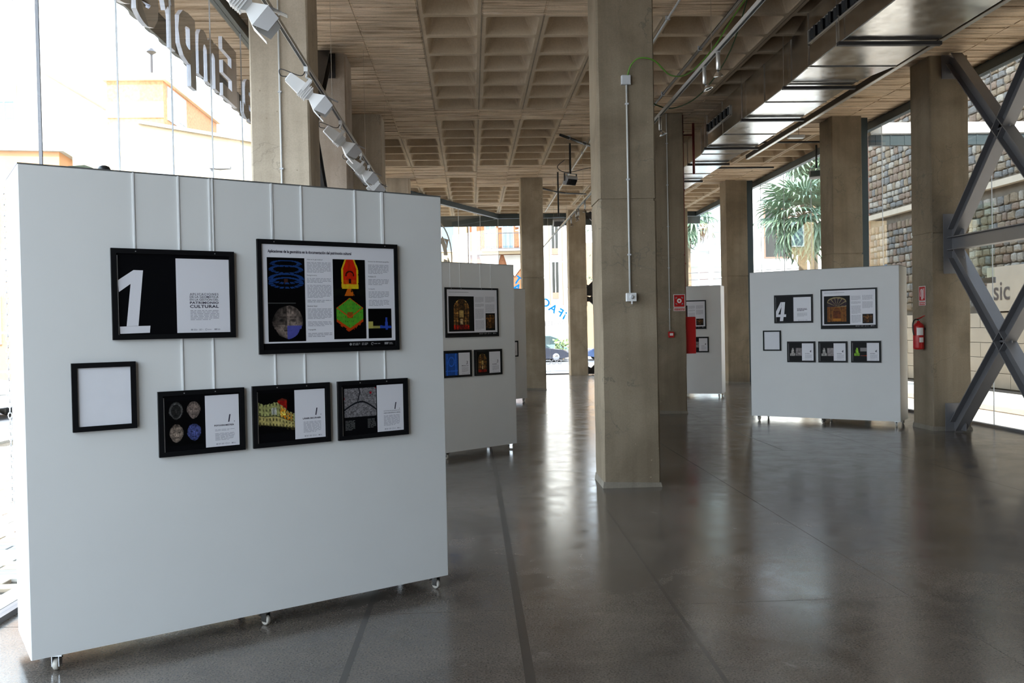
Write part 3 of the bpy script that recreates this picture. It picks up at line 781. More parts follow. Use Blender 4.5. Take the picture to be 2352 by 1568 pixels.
def frame(P, s0, s1, z0, z1, label, group, content, border=.022, cords=(), tilt=0.0, logo=True):
    px, py, a = P; D = Vector((math.cos(a), math.sin(a), 0)); n_ = Vector((math.sin(a), -math.cos(a), 0))
    loc = Vector((px, py, 0))+D*s0+n_*.003; loc.z = z0
    root = empty('framed_poster' if content != 'blank' else 'framed_sheet', tuple(loc), a, label, 'picture', group)
    W, H = s1-s0, z1-z0; d = .020; b = border
    def bev(x0, x1, za, zb): f_.box(x0, x1, -d, 0, za, zb)
    f_ = MB(); bev(0, W, 0, b); bev(0, W, H-b, H); bev(0, b, b, H-b); bev(W-b, W, b, H-b)
    f_.build('frame_moulding', BLACKF, root)
    y = -.011
    def inner(fx, fz): return (b+fx*(W-2*b), b+fz*(H-2*b))
    sheet = MB().box(b, W-b, y, -.001, b, H-b).build('poster_sheet', BLANKP if content == 'blank' else PBLACK, root)
    for cs in cords:
        x = cs-s0
        MB().box(x-.004, x+.004, -.0025, .001, H-.005, PZ1-z0).build('hanging_cord', CORD, root)
        MB().lathe([(.003, 0), (.003, -.003)], (x, -d, H-b*.55), 'y', 8).build('screw', SCREW, root)
    if content == 'blank': return root
    def page(fx0, fx1, fz0, fz1):
        x0, q0 = inner(fx0, fz0); x1, q1 = inner(fx1, fz1)
        MB().quad((x0, y-.0006, q0), (x1, y-.0006, q0), (x1, y-.0006, q1), (x0, y-.0006, q1)).build('white_page', PAPER, sheet)
    def T(lines, mat, name='printed_text', yy=-.0012, **kw):
        for s_, fx0, fx1, fz0, fz1, *o_ in lines:
            mb = MB()
            x0, q0 = inner(fx0, fz0); x1, q1 = inner(fx1, fz1); k = dict(o_[0]) if o_ else {}
            add_text(mb, s_, x0, x1, q0, q1, y+yy, keep=(name == 'small_numeral'), **k)
            mb.build(name, mat, sheet)
    def para(blocks, mat, seed=1, name='text_lines', fill=.5):
        mb = MB()
        for i, (fx0, fx1, fz0, fz1, nl) in enumerate(blocks):
            x0, q0 = inner(fx0, fz0); x1, q1 = inner(fx1, fz1); dashes(mb, x0, x1, q0, q1, nl, y-.0011, seed+i, fill)
        tag(mb.build(name, mat, sheet), kind='stuff')
    def pic(fx0, fx1, fz0, fz1, fn, nx, ny):
        x0, q0 = inner(fx0, fz0); x1, q1 = inner(fx1, fz1); picture('printed_photo', sheet, x0, x1, q0, q1, y-.0014, fn, nx, ny)
    def shape(pts, mat, name, box_):
        mb = MB(); x0, q0 = inner(box_[0], box_[2]); x1, q1 = inner(box_[1], box_[3])
        tri = pts
        for poly in tri: mb.add([(x0+(x1-x0)*u, y-.0012, q0+(q1-q0)*v) for u, v in poly], [tuple(range(len(poly)))])
        mb.build(name, mat, sheet)
    def edge_strip():
        MB().box(b+.002, b+.006, y-.003, y, b, H-b-.01).build('pale_edge_strip', BOXM, sheet)  # thin pale strip inside the left edge of the moulding
    if content in ('one', 'four'):
        edge_strip(); page(.508, .995, .012, .955)
        if content == 'one':
            A_ = lambda x, yv: ((x-205)/1650, (1385-yv)/1170)
            q = [A_(*p) for p in ((217,605),(440,452),(573,455),(490,1258),(325,1262),(395,652),(232,770))]
            base = [A_(*p) for p in ((232,1265),(658,1258),(648,1360),(235,1368))]
            shape([[q[0], q[6], q[5], q[1]], [q[1], q[5], q[4], q[3], q[2]], base], PAPER, 'large_numeral', (0, 1, 0, 1))
            L_ = (('APLICACIONES', 815-20, .003, 1.25), ('DE LA GEOMÁTICA', 843, .003, 1.0), ('EN LA GESTIÓN DEL', 880, .003, 1.0))
            fz = lambda p: (1385-p)/1170
            T([('APLICACIONES', .627, .891, fz(812), fz(779), {'bold': .004, 'spacing': 1.25}),
               ('DE LA GEOMÁTICA', .627, .891, fz(852), fz(812), {'bold': .004}), ('EN LA GESTIÓN DEL', .627, .891, fz(893), fz(853), {'bold': .004}),
               ('PATRIMONIO', .627, .891, fz(942), fz(906), {'bold': .03, 'spacing': 1.1}), ('CULTURAL', .627, .891, fz(1002), fz(956), {'bold': .03, 'spacing': 1.1})], INK)
            para([(.63, .893, fz(1188), fz(1030), 7)], INKG, 4, fill=.4)
        else:
            B_ = lambda x, yv: ((x-376)/508, (605-yv)/362)
            q = [[(378,470),(450,325),(470,325),(462,395),(412,505),(378,505)],[(450,325),(515,325),(500,505),(448,505),(462,395)],[(380,505),(528,505),(525,543),(380,543)],[(442,543),(490,543),(483,603),(435,603)]]
            shape([[B_(*p) for p in r] for r in q], PAPER, 'large_numeral', (0, 1, .02, 1))
            para([(.61, .89, .40, .52, 3)], INK, 12, fill=.55); para([(.61, .89, .19, .34, 5)], INKG, 14, fill=.4)
        mb = MB(); x0, q0 = inner(.63, .035); x1, q1 = inner(.90, .065); logos(mb, x0, x1, q0, q1, y-.0012); mb.build('logo_row', INKG, sheet)
    elif isinstance(content, str):
        page(0, 1, .060, .995)
        mb = MB(); x0, q0 = inner(.63, .015); x1, q1 = inner(.98, .048); logos(mb, x0, x1, q0, q1, y-.0012, 7); mb.build('logo_row', INKW, sheet)
        if content == 'big1':
            T([('Aplicaciones de la geomática en la documentación del patrimonio cultural', .045, .66, .908, .945, {'bold': .03})], INK)
            pic(.038, .305, .075, .872, pic_rings, 70, 190); pic(.515, .765, .085, .872, pic_apse, 70, 190); pic(.783, .970, .085, .385, pic_tower, 50, 60)
            T([('¿Qué es la geomática?', .322, .44, .853, .868), ('Fotogrametría', .322, .395, .70, .715), ('Escáner láser', .322, .395, .405, .42), ('Topografía', .322, .38, .175, .19),
               ('Sistemas de información geográfica', .79, .96, .85, .865), ('Modelado 3D', .79, .852, .70, .714), ('Cartografía', .79, .84, .575, .589)], INK)
            para([(.322, .500, .735, .84, 9), (.322, .500, .635, .685, 4), (.322, .500, .49, .62, 11), (.322, .500, .445, .475, 2), (.322, .500, .285, .39, 9), (.322, .500, .215, .265, 4), (.322, .500, .11, .155, 3),
                  (.79, .955, .735, .83, 8), (.79, .955, .62, .685, 5), (.79, .955, .49, .56, 6), (.79, .955, .41, .475, 5)], INKG, 30, fill=.42)
            para([(.05, .255, .455, .475, 2), (.05, .255, .09, .11, 2)], INKW, 60, fill=.3)
        else:
            para([(.045, .60, .925, .945, 1)], INKG, 70, fill=.6)
            fn = {'big3': pic_altar3, 'big4': pic_altar4, 'big5': pic_altar_s}[content]
            pic(.035, .53, .09, .85, fn, 60, 70)
            pic(.76, .955, .10, .48 if content == 'big3' else .35, pic_altar_s, 24, 40)
            para([(.555, .73, .72, .84, 9), (.555, .73, .62, .69, 5), (.555, .73, .36, .58, 14), (.555, .73, .12, .33, 13), (.76, .95, .72, .85, 9), (.76, .95, .50, .68, 11)], INKG, 71, fill=.42)
    else:
        kind, num, title = content; edge_strip()
        page(.535 if kind != 'C' else .555, .985, .02, .965)
        if kind == 'A': pic(.05, .50, .10, .90, pic_A, 90, 110)
        elif kind == 'B': pic(.02, .53, .18, .93, pic_B, 90, 80)
        elif kind == 'C':
            pic(.04, .54, .36, .93, pic_C, 90, 70)
            para([(.05, .20, .10, .30, 9), (.40, .53, .12, .31, 8)], INKW, 80, fill=.22)
        elif kind == 'malla': pic(.0, .50, .02, .95, pic_malla, 40, 50)
        elif kind == 'alt': pic(.0, .52, .02, .97, pic_altar3, 40, 50)
        elif kind == 's1': pic(.03, .53, .02, .97, statue((.80, .78, .76), 1, 61), 40, 40)
        elif kind == 's2': pic(.03, .53, .02, .97, statue((.80, .78, .76), 2, 62), 40, 40)
        elif kind == 's3': pic(.03, .53, .02, .97, statue((.62, .85, .25), 3, 63), 40, 40)
        if num: T([(num, .835, .895, .46, .60, {'shear': .18, 'bold': .01}), ('.', .915, .922, .46, .475)], INK, 'small_numeral')
        if title:
            for ti in title: T([ti], INK)
        else: para([(.66, .92, .385, .42, 1)], INK, 90, fill=.7)
        para([(.66, .92, .30, .34, 2), (.66, .92, .13, .27, 7)] if kind == 'A' else [(.66, .92, .13, .35, 9)], INKG, 91, fill=.38)
        mb = MB(); x0, q0 = inner(.67, .05); x1, q1 = inner(.93, .085); logos(mb, x0, x1, q0, q1, y-.0012, 11); mb.build('logo_row', INKG, sheet)
    return root
g1 = 'black framed posters on the nearest panel'
frame(P1, .414, 1.054, 1.674, 2.154, 'black framed poster with a huge white number 1 on the nearest panel', g1, 'one', cords=(.535, .947), border=.026)
frame(P1, 1.187, 2.081, 1.573, 2.233, 'large black framed poster with blue rings, red apse and green cube scans', g1, 'big1', cords=(1.285, 1.993), border=.024)
frame(P1, .214, .521, 1.208, 1.560, 'blank white sheet in a black frame, lower left of the nearest panel', g1, 'blank', border=.026)
frame(P1, .629, 1.093, 1.038, 1.391, 'small framed poster with four stone mask photos, titled FOTOGRAMETRÍA', g1,
      ('A', '1', [('FOTOGRAMETRÍA', .65, .915, .392, .428, {'bold': .04, 'spacing': 1.1})]), cords=(.764, .931), border=.025)
frame(P1, 1.140, 1.609, 1.038, 1.393, 'small framed poster with a cream building scan, titled LÁSER ESCÁNER', g1,
      ('B', '1', [('LÁSER ESCÁNER', .65, .92, .392, .428, {'bold': .04, 'spacing': 1.05})]), cords=(1.283, 1.462), border=.025)
frame(P1, 1.660, 2.134, 1.036, 1.393, 'small framed poster with a grey aerial map and red dots, titled GEOGRÁFICA', g1,
      ('C', '1', [('SISTEMAS DE INFORMACIÓN', .66, .93, .425, .445), ('GEOGRÁFICA (SIG)', .66, .93, .375, .405, {'bold': .02})]), cords=(1.805, 1.985), border=.025)
g3 = 'black framed posters on the second panel'
frame(P3, 1.188, 2.101, 1.580, 2.232, 'framed poster of a golden altar on the panel behind the nearest one', g3, 'big3', cords=(1.285, 1.45, 1.80, 1.985), border=.022)
frame(P3, 1.142, 1.611, 1.058, 1.410, 'small framed poster with a blue mesh image, titled MALLA', g3, ('malla', '3', [('MALLA', .66, .92, .385, .43, {'bold': .03, 'spacing': 1.3})]), cords=(), border=.022)
frame(P3, 1.664, 2.150, 1.059, 1.407, 'small framed poster with a brown altar image, right of the blue one', g3, ('alt', '3', None), cords=(), border=.022)
g4 = 'black framed posters on the panel numbered 4'
frame(P4, .428, 1.072, 1.678, 2.152, 'black framed poster with a big white number 4', g4, 'four', border=.024)
frame(P4, 1.205, 2.084, 1.568, 2.220, 'large framed poster with a golden arched altar on the panel numbered 4', g4, 'big4', border=.022)
frame(P4, .226, .534, 1.209, 1.555, 'blank sheet in a black frame under the number 4 poster', g4, 'blank', border=.022)
frame(P4, .639, 1.104, 1.017, 1.366, 'small poster with pale statue photos, leftmost of three on the panel numbered 4', g4, ('s1', '4', None), border=.022)
frame(P4, 1.156, 1.620, 1.017, 1.364, 'small poster with pale statue photos, middle of three on the panel numbered 4', g4, ('s2', '4', None), border=.022)
frame(P4, 1.678, 2.136, 1.019, 1.368, 'small poster with a green statue image on the panel numbered 4', g4, ('s3', '4', None), border=.022)
g5 = 'framed posters on the panel behind the red cabinet'
frame(P5, 1.190, 2.083, 1.573, 2.233, 'large framed poster partly hidden by the red cabinet', g5, 'big5', border=.022)
frame(P5, 1.660, 2.134, 1.036, 1.393, 'small framed poster right of the red cabinet, below the large one', g5, ('s1', '4', None), border=.022)
frame(P2, 1.660, 2.134, 1.036, 1.393, 'framed sheet of which only the black right bar shows past the second panel', 'framed posters on the hidden panel', ('B', None, None), border=.022)

# small rounded object on top of panel 1
o = empty('bundled_tape', tuple(Vector((P1[0], P1[1], 0))+Vector((math.cos(P1[2]), math.sin(P1[2]), 0))*.34+Vector((-math.sin(P1[2]), math.cos(P1[2]), 0))*.10+Vector((0,0,PZ1+.006))), P1[2],
          'small black and grey-green bundle lying on the top edge of the nearest panel', 'bundle')
MB().lathe([(.010, 0), (.032, .0), (.034, .014), (.026, .030), (.012, .036), (.004, .037)], (.075, 0, 0), 'z', 16).build('black_roll', BLKP, o, True)
MB().rings([[(-.10+.04*k, (-.03+.01*math.sin(k))*c_, h) for c_, h in ((1, 0), (-1, 0), (-.7, .012+.007*k*(k < 3)+.003), (.7, .012+.007*k*(k < 3)+.003))] for k in range(4)]).build('folded_strip', M('grey_green_strip', (.30, .34, .24), .7), o)

# ------------------------------------------------------------------ services on columns
def conduit(x, y, z0, z1, label, r=.0105, face=1):
    root = empty('conduit', (x, y, z0), 0, label, 'conduit')
    MB().tube([(0, -r-.006, 0), (0, -r-.006, z1-z0)], r, 10).build('pipe', CONDUIT, root, True)
    z = .4
    while z < z1-z0:
        MB().box(-.018, .018, -.022-.006, .0, z-.008, z+.008).build('clip', BOXM, root); z += .78
    return root
conduit(1.655, 9.086, 2.03, 4.19, 'thin grey conduit between the two boxes on the nearest middle column')
jb = empty('junction_box', (1.648, 9.086, 4.235), 0, 'small grey junction box high on the nearest middle column, green wire leaving it', 'box')
MB().bbox(-.05, .05, -.045, 0, -.048, .048, .006).build('housing', BOXM, jb); MB().box(-.042, .042, -.049, -.044, -.04, .04).build('lid', BOXM, jb)
sb = empty('switch_box', (1.665, 9.086, 1.99), 0, 'white switch box at the lower end of the conduit on the middle column', 'box')
MB().bbox(-.055, .055, -.05, 0, -.045, .042, .006).build('housing', WPLAST, sb); MB().lathe([(.022, 0), (.022, -.012), (.012, -.016)], (0, -.05, 0), 'y', 14).build('rotary_switch', BOXM, sb, True)
MB().box(-.007, .007, -.062, -.05, -.075, -.045).build('tag', WPLAST, sb)
wire = MB(); P = [(1.665, 9.05, 4.28), (1.70, 9.03, 4.38), (1.79, 9.03, 4.45), (1.95, 9.06, 4.43), (2.15, 9.2, 4.32), (2.40, 9.4, 4.40), (2.68, 9.5, 4.68), (2.98, 9.7, 5.10), (3.38, 10.0, 5.64)]
def smooth(P, n=6):
    P = [Vector(p) for p in P]; out = []
    for i in range(len(P)-1):
        p0, p1, p2, p3 = P[max(i-1,0)], P[i], P[i+1], P[min(i+2,len(P)-1)]
        for k in range(n):
            t = k/n; out.append(tuple(.5*((2*p1)+(-p0+p2)*t+(2*p0-5*p1+4*p2-p3)*t*t+(-p0+3*p1-3*p2+p3)*t**3)))
    out.append(tuple(P[-1])); return out
tag(wire.tube(smooth(P), .008, 6).build('earth_wire', GREENC, None, True), 'green and yellow wire looping from the middle column to the ceiling', 'wire')
tag(MB().tube(smooth([(2.0, 9.75, 4.2), (2.3, 9.8, 4.12), (2.7, 10.0, 4.35), (3.1, 10.2, 4.9), (3.40, 10.4, 5.66)]), .008, 6).build('earth_wire', M('dark_green_wire', (.05, .09, .04), .5), None, True), 'darker green wire sagging behind the middle column', 'wire')
conduit(-1.90, 9.086, 1.4, 5.66, 'thin pale conduit running down the big left column')
conduit(3.745, 16.45, 1.58, 5.66, 'long grey conduit down to the red alarm button on the second column')
ab = empty('alarm_button', (3.765, 16.45, 1.50), 0, 'small red alarm call point at the foot of the conduit', 'alarm')
MB().bbox(-.055, .055, -.05, 0, -.055, .055, .006).build('housing', RED, ab); MB().box(-.032, .032, -.054, -.049, -.018, .028).build('press_plate', SIGNW, ab)
def sign(name, loc, rz, w, h, label, kind):
    r = empty(name, loc, rz, label, 'sign')
    MB().box(-w/2, w/2, -.004, 0, -h*.28, h/2).build('upper_plate', SIGNW, r); MB().box(-w/2, w/2, -.004, 0, -h/2, -h*.30).build('lower_plate', SIGNW, r)
    q = w*.05
    MB().box(-w/2+q, w/2-q, -.0048, -.004, -h*.28+q, h/2-q).build('upper_field', RED, r); MB().box(-w/2+q, w/2-q, -.0048, -.004, -h/2+q*.6, -h*.30-q*.6).build('lower_field', RED, r)
    cz = h*.11; mb = MB()
    if kind == 'ring':
        for s1_ in (-1, 1):
            for s2_ in (-1, 1):
                a, e = w*.34, w*.14
                mb.box(min(s1_*a, s1_*(a-e)), max(s1_*a, s1_*(a-e)), -.0056, -.005, min(cz+s2_*a, cz+s2_*(a-.022)), max(cz+s2_*a, cz+s2_*(a-.022)))
                mb.box(min(s1_*a, s1_*(a-.022)), max(s1_*a, s1_*(a-.022)), -.0056, -.005, min(cz+s2_*a, cz+s2_*(a-e)), max(cz+s2_*a, cz+s2_*(a-e)))
        n = 20; ro, ri = w*.20, w*.08
        mb.add([(ro*math.cos(2*math.pi*k/n), -.0056, cz+ro*math.sin(2*math.pi*k/n)) for k in range(n)]+[(ri*math.cos(2*math.pi*k/n), -.0056, cz+ri*math.sin(2*math.pi*k/n)) for k in range(n)], [(k, (k+1) % n, n+(k+1) % n, n+k) for k in range(n)])
        mb.build('pictogram', SIGNW, r)
        t = MB(); add_text(t, 'PULSADOR', -w*.42, w*.42, -h*.385, -h*.335, -.0056, bold=.02); add_text(t, 'DE ALARMA', -w*.42, w*.42, -h*.46, -h*.41, -.0056, bold=.02); t.build('lettering', SIGNW, r)
    else:
        hh = h*.30
        mb.rings([[(-w*.10, -.0056, cz-hh), (w*.08, -.0056, cz-hh), (w*.08, -.005, cz-hh), (-w*.10, -.005, cz-hh)], [(-w*.10, -.0056, cz+hh*.55), (w*.08, -.0056, cz+hh*.55), (w*.08, -.005, cz+hh*.55), (-w*.10, -.005, cz+hh*.55)],
                  [(-w*.03, -.0056, cz+hh*.8), (w*.02, -.0056, cz+hh*.8), (w*.02, -.005, cz+hh*.8), (-w*.03, -.005, cz+hh*.8)]])
        mb.box(w*.15, w*.20, -.0056, -.005, cz-hh*.8, cz+hh*.9); mb.box(w*.27, w*.31, -.0056, -.005, cz-hh*.8, cz+hh*.9)
        mb.tube([(-w*.03, -.0053, cz+hh*.8), (-w*.20, -.0053, cz+hh*.7), (-w*.27, -.0053, cz+hh*.1), (-w*.24, -.0053, cz-hh*.5)], w*.025, 4)
        mb.build('pictogram', SIGNW, r)
        t = MB(); add_text(t, 'EXTINTOR', -w*.42, w*.42, -h*.44, -h*.36, -.0056, bold=.02); t.build('lettering', SIGNW, r)
    return r
sign('alarm_sign', (3.935, 16.446, 2.10), 0, .22, .315, 'red and white sign with a ring pictogram on the second column', 'ring')
sign('extinguisher_sign', (6.976, 13.275, 2.06), R(-90), .20, .30, 'red and white sign above the fire extinguisher', 'ext')
cab = empty('hose_cabinet', (4.06, 16.55, 1.13), 0, 'red fire hose cabinet fixed to the side of the second column', 'cabinet')
MB().bbox(.0, .21, 0, .56, 0, .70, .006).build('cabinet_box', RED, cab); MB().box(.21, .216, .02, .54, .02, .68).build('door', RED, cab); MB().box(.216, .225, .05, .07, .30, .42).build('handle', CHROME, cab)
rp = empty('sprinkler_pipe', (4.075, 16.60, 1.83), 0, 'dark red vertical pipe down the right edge of the second column', 'pipe')
MB().tube([(.012, 0, 0), (.012, 0, HC-1.83)], .019, 12).build('pipe', REDD, rp, True)
for z in (1.0, 2.4, 3.5): MB().box(-.02, .035, -.025, .025, z, z+.03).build('clamp', REDD, rp)
rb = empty('branch_pipe', (4.45, 17.2, 5.0), 0, 'short dark red pipe hanging beside the duct near the second column', 'pipe')
MB().tube([(0, 0, -.35), (0, 0, .65)], .025, 10).build('pipe', REDD, rb, True); MB().tube([(-.25, 0, .42), (.0, 0, .42)], .015, 8).build('branch', REDD, rb, True)

ex = empty('fire_extinguisher', (6.88, 13.22, 1.235), 0, 'red fire extinguisher hanging on the right column below its sign', 'extinguisher')
MB().lathe([(.060, 0), (.078, .006), (.080, .03), (.080, .34), (.074, .375), (.055, .40), (.028, .415), (.022, .425), (.022, .44)], n=24).build('cylinder', RED, ex, True)
MB().lathe([(.020, .435), (.026, .44), (.024, .465), (.012, .475)], n=12).build('valve', CHROME, ex, True)
MB().prism([(-.02, .465), (.03, .475), (.095, .515), (.10, .525), (.02, .49), (-.02, .48)], -.012, .012).build('squeeze_handle', RED, ex)
MB().tube(smooth([(-.01, -.02, .455), (-.07, -.03, .46), (-.105, -.035, .40), (-.108, -.04, .30), (-.095, -.045, .22)]), .011, 8).build('hose', BLKP, ex, True)
lb_ = MB()
for k in range(6):
    a0, a1 = R(225+12*k), R(237+12*k); lb_.add([(.0815*math.cos(a0), .0815*math.sin(a0), .22), (.0815*math.cos(a1), .0815*math.sin(a1), .22), (.0815*math.cos(a1), .0815*math.sin(a1), .335), (.0815*math.cos(a0), .0815*math.sin(a0), .335)], [(0,1,2,3)])
    if k > 1: lb_.add([(.0815*math.cos(a0), .0815*math.sin(a0), .11), (.0815*math.cos(a1), .0815*math.sin(a1), .11), (.0815*math.cos(a1), .0815*math.sin(a1), .185), (.0815*math.cos(a0), .0815*math.sin(a0), .185)], [(0,1,2,3)])
lb_.build('paper_label', SIGNW, ex)
MB().box(.06, .105, -.03, .03, .30, .33).build('wall_bracket', BLKP, ex)

# ------------------------------------------------------------------ ventilation duct
def duct():
    root = empty('ventilation_duct', (4.9, 12, 5.0), 0, 'long galvanised ventilation duct under the ceiling with dark slotted grilles', 'duct')
    root.location = (0, 0, 0)
    secs = [(3.0, 4.34, 5.46, 4.93, 5.60), (11.0, 4.34, 5.46, 4.93, 5.60), (11.9, 4.45, 5.38, 4.99, 5.56), (16.2, 4.45, 5.38, 4.99, 5.56), (17.0, 4.55, 5.32, 5.0, 5.50), (22.0, 4.55, 5.32, 5.0, 5.50)]
    cuts = [3.0, 4.2, 6.2, 8.15, 10.15, 11.0, 11.9, 13.0, 14.1, 15.2, 16.2, 17.0, 18.1, 19.2, 20.3, 22.0]
    def at(y):
        for a, b in zip(secs[:-1], secs[1:]):
            if a[0] <= y <= b[0]:
                t = (y-a[0])/(b[0]-a[0]); return [a[k]+(b[k]-a[k])*t for k in range(1, 5)]
    for a, b in zip(cuts[:-1], cuts[1:]):
        A, B = at(a+.0001), at(b-.0001); g_ = .004
        ra = [(A[0], a+g_, A[2]), (A[1], a+g_, A[2]), (A[1], a+g_, A[3]), (A[0], a+g_, A[3])]; rb_ = [(B[0], b-g_, B[2]), (B[1], b-g_, B[2]), (B[1], b-g_, B[3]), (B[0], b-g_, B[3])]
        MB().rings([ra, rb_]).build('duct_section', GALV, root)
        for (Q, yy) in ((B, b),):
            f = MB(); e = .012
            f.box(Q[0]-e, Q[1]+e, yy-.012, yy+.012, Q[2]-e, Q[2]).box(Q[0]-e, Q[0], yy-.012, yy+.012, Q[2], Q[3]).box(Q[1], Q[1]+e, yy-.012, yy+.012, Q[2], Q[3]); f.build('flange', GALV, root)
        # bright folded lower edges
        MB().tube([(A[0]-.004, a, A[2]-.004), (B[0]-.004, b, B[2]-.004)], .007, 5).build('folded_edge', ALU, root)
    for y in (8.05, 10.0, 12.1, 14.0, 16.25, 17.9, 20.0):
        Q = at(y); f = MB(); f.box(Q[0]-.05, Q[1]+.05, y-.03, y+.03, Q[2]-.055, Q[2]-.014); f.build('support_bar', STEELD, root)
        for x in (Q[0]-.035, Q[1]+.035): MB().tube([(x, y, Q[2]-.05), (x, y, HC+.02)], .004, 6).build('hanger_rod', CHROME, root)
    for y0, y1 in ((7.3, 11.0), (14.7, 16.5)):
        Q = at(y0+.3); zc = (Q[2]+Q[3])/2+.02; x = Q[0]; h = .085
        y1 = min(y1, 10.98) if y0 < 10 else min(y1, 16.15)
        MB().box(x-.02, x, y0, y1, zc-h, zc-h+.015).box(x-.02, x, y0, y1, zc+h-.015, zc+h).box(x-.02, x, y0, y0+.02, zc-h, zc+h).box(x-.02, x, y1-.02, y1, zc-h, zc+h).build('grille_frame', ALU, root)
        MB().box(x-.006, x-.001, y0, y1, zc-h, zc+h).build('grille_back', BLKP, root)
        yy = y0+.06; k = 0
        while yy < y1-.08:
            T = Matrix.Translation((x-.022, yy, zc)) @ Matrix.Rotation(R(28 if k % 2 else -28), 4, 'Z')
            MB(T).box(-.022, .018, -.006, .030, -h+.02, h-.02).build('grille_blade', BLKP, root); yy += .115; k += 1
duct()

# ------------------------------------------------------------------ tracks, trays and lamps
def track(x, y0, y1, z, label, mat=ALU, w=.036, h=.034, hang=3.0, suspended=True):
    root = empty('lighting_track', (x, y0, z), 0, label, 'track')
    L = y1-y0; m = MB(); m.box(-w/2, w/2, 0, L, h*.35, h); m.box(-w/2, -w/2+.007, 0, L, 0, h*.4); m.box(w/2-.007, w/2, 0, L, 0, h*.4)
    m.build('rail', mat, root); MB().box(-w/2+.009, w/2-.009, .01, L-.01, h*.10, h*.36).build('slot_insert', BLKP, root)
    y = .6
    while suspended and y < L:
        MB().tube([(0, y, h), (0, y, HC-z)], .0028, 5).build('suspension_wire', CHROME, root); y += hang
    return root
track(-1.455, 3.0, 17.5, 4.10, 'suspended light track on the left carrying the white floodlights')
track(2.195, 4.2, 27.0, 4.07, 'suspended light track right of the middle column carrying small spotlights')

def spot_proto():
    root = empty('track_floodlight', (0, 0, 0), 0)
    MB().box(-.018, .018, -.05, .05, -.045, .002).build('track_adapter', WPLAST, root)
    MB().tube([(0, .03, -.04), (-.01, .02, -.085)], .011, 8).build('adapter_stem', WPLAST, root)
    d = Vector((.74, .22, -.62)).normalized(); up_ = Vector((0, 1, 0)); sd = d.cross(up_).normalized(); up_ = sd.cross(d)
    c = Vector((-.03, .03, -.20))
    T = Matrix(((d.x, up_.x, sd.x, c.x), (d.y, up_.y, sd.y, c.y), (d.z, up_.z, sd.z, c.z), (0,0,0,1)))
    b = MB(T)
    def sq(x, hy, hz, dz=0): return [(x, -hy, -hz+dz), (x, hy, -hz+dz), (x, hy, hz+dz), (x, -hy, hz+dz)]
    b.rings([sq(-.19, .045, .035), sq(-.18, .052, .045), sq(-.02, .060, .062), sq(.05, .055, .055), sq(.075, .035, .035)]); b.build('lamp_housing', WPLAST, root)
    f = MB(T)
    for k in range(5): f.rings([sq(-.03+.018*k, .068, .070), sq(-.024+.018*k, .068, .070)])
    f.build('cooling_fins', WPLAST, root)
    hd = MB(T); a, e = sq(.075, .035, .035), sq(.17, .085, .085); a2, e2 = sq(.075, .030, .030), sq(.17, .080, .080)
    hd.rings([a, e, e2, a2]); hd.build('reflector_head', WPLAST, root)
    MB(T).box(.078, .082, -.03, .03, -.03, .03).build('lamp_glass', CHROME, root)
    for ax in range(4):
        Rm = Matrix.Rotation(ax*math.pi/2, 4, 'X'); fl = [.30, .55, .15, .5][ax]
        m = MB(T @ Rm @ Matrix.Translation((.172, 0, .085)) @ Matrix.Rotation(-fl, 4, 'Y'))
        m.rings([[(0, -.082, -.0015), (.0, .082, -.0015), (.0, .082, .0015), (.0, -.082, .0015)], [(.125, -.055, -.0015), (.125, .055, -.0015), (.125, .055, .0015), (.125, -.055, .0015)]])
        m.build('barn_door', [WPLAST, DOORM][ax in (0, 1)] if ax != 3 else WPLAST, root)
    y_ = MB(T)
    y_.box(-.03, .0, -.075, -.069, -.01, .115); y_.box(-.03, .0, .069, .075, -.01, .115); y_.box(-.03, .0, -.075, .075, .109, .115); y_.build('yoke', WPLAST, root)
    top = T @ Vector((-.015, 0, .112)); MB().tube([(-.01, .02, -.08), tuple(top)], .010, 8).build('yoke_arm', WPLAST, root)
    rear = T @ Vector((-.19, 0, 0)); rear = tuple(rear)
    MB().tube(smooth([(-.005, -.04, -.04), (-.05, -.05, -.085), (rear[0]-.05, rear[1]-.03, rear[2]+.06), (rear[0]-.06, rear[1]-.01, rear[2]+.01), rear]), .0045, 6).build('power_cable', BLKP, root, True)
    return root
sp0 = spot_proto()
desc = ['white track floodlight with barn doors, nearest, cut off by the top of the picture', 'white track floodlight with barn doors in front of the big left column',
        'white track floodlight in front of the brown-stained column', 'small-looking white track floodlight, fourth along the left track',
        'white track floodlight close behind the fourth one, just above the panel edge', 'farthest white track floodlight, half hidden by the panel top']
for k, y in enumerate((5.88, 8.12, 10.2, 12.05, 12.95, 14.3)):
    o = sp0 if k == 0 else copy_tree(sp0)
    o.location = (-1.455, y, 4.10); o.rotation_euler = (0, 0, R((0, 0, 4, 2, 9, 0)[k])); tag(o, desc[k], 'spotlight', 'white floodlights on the left track')

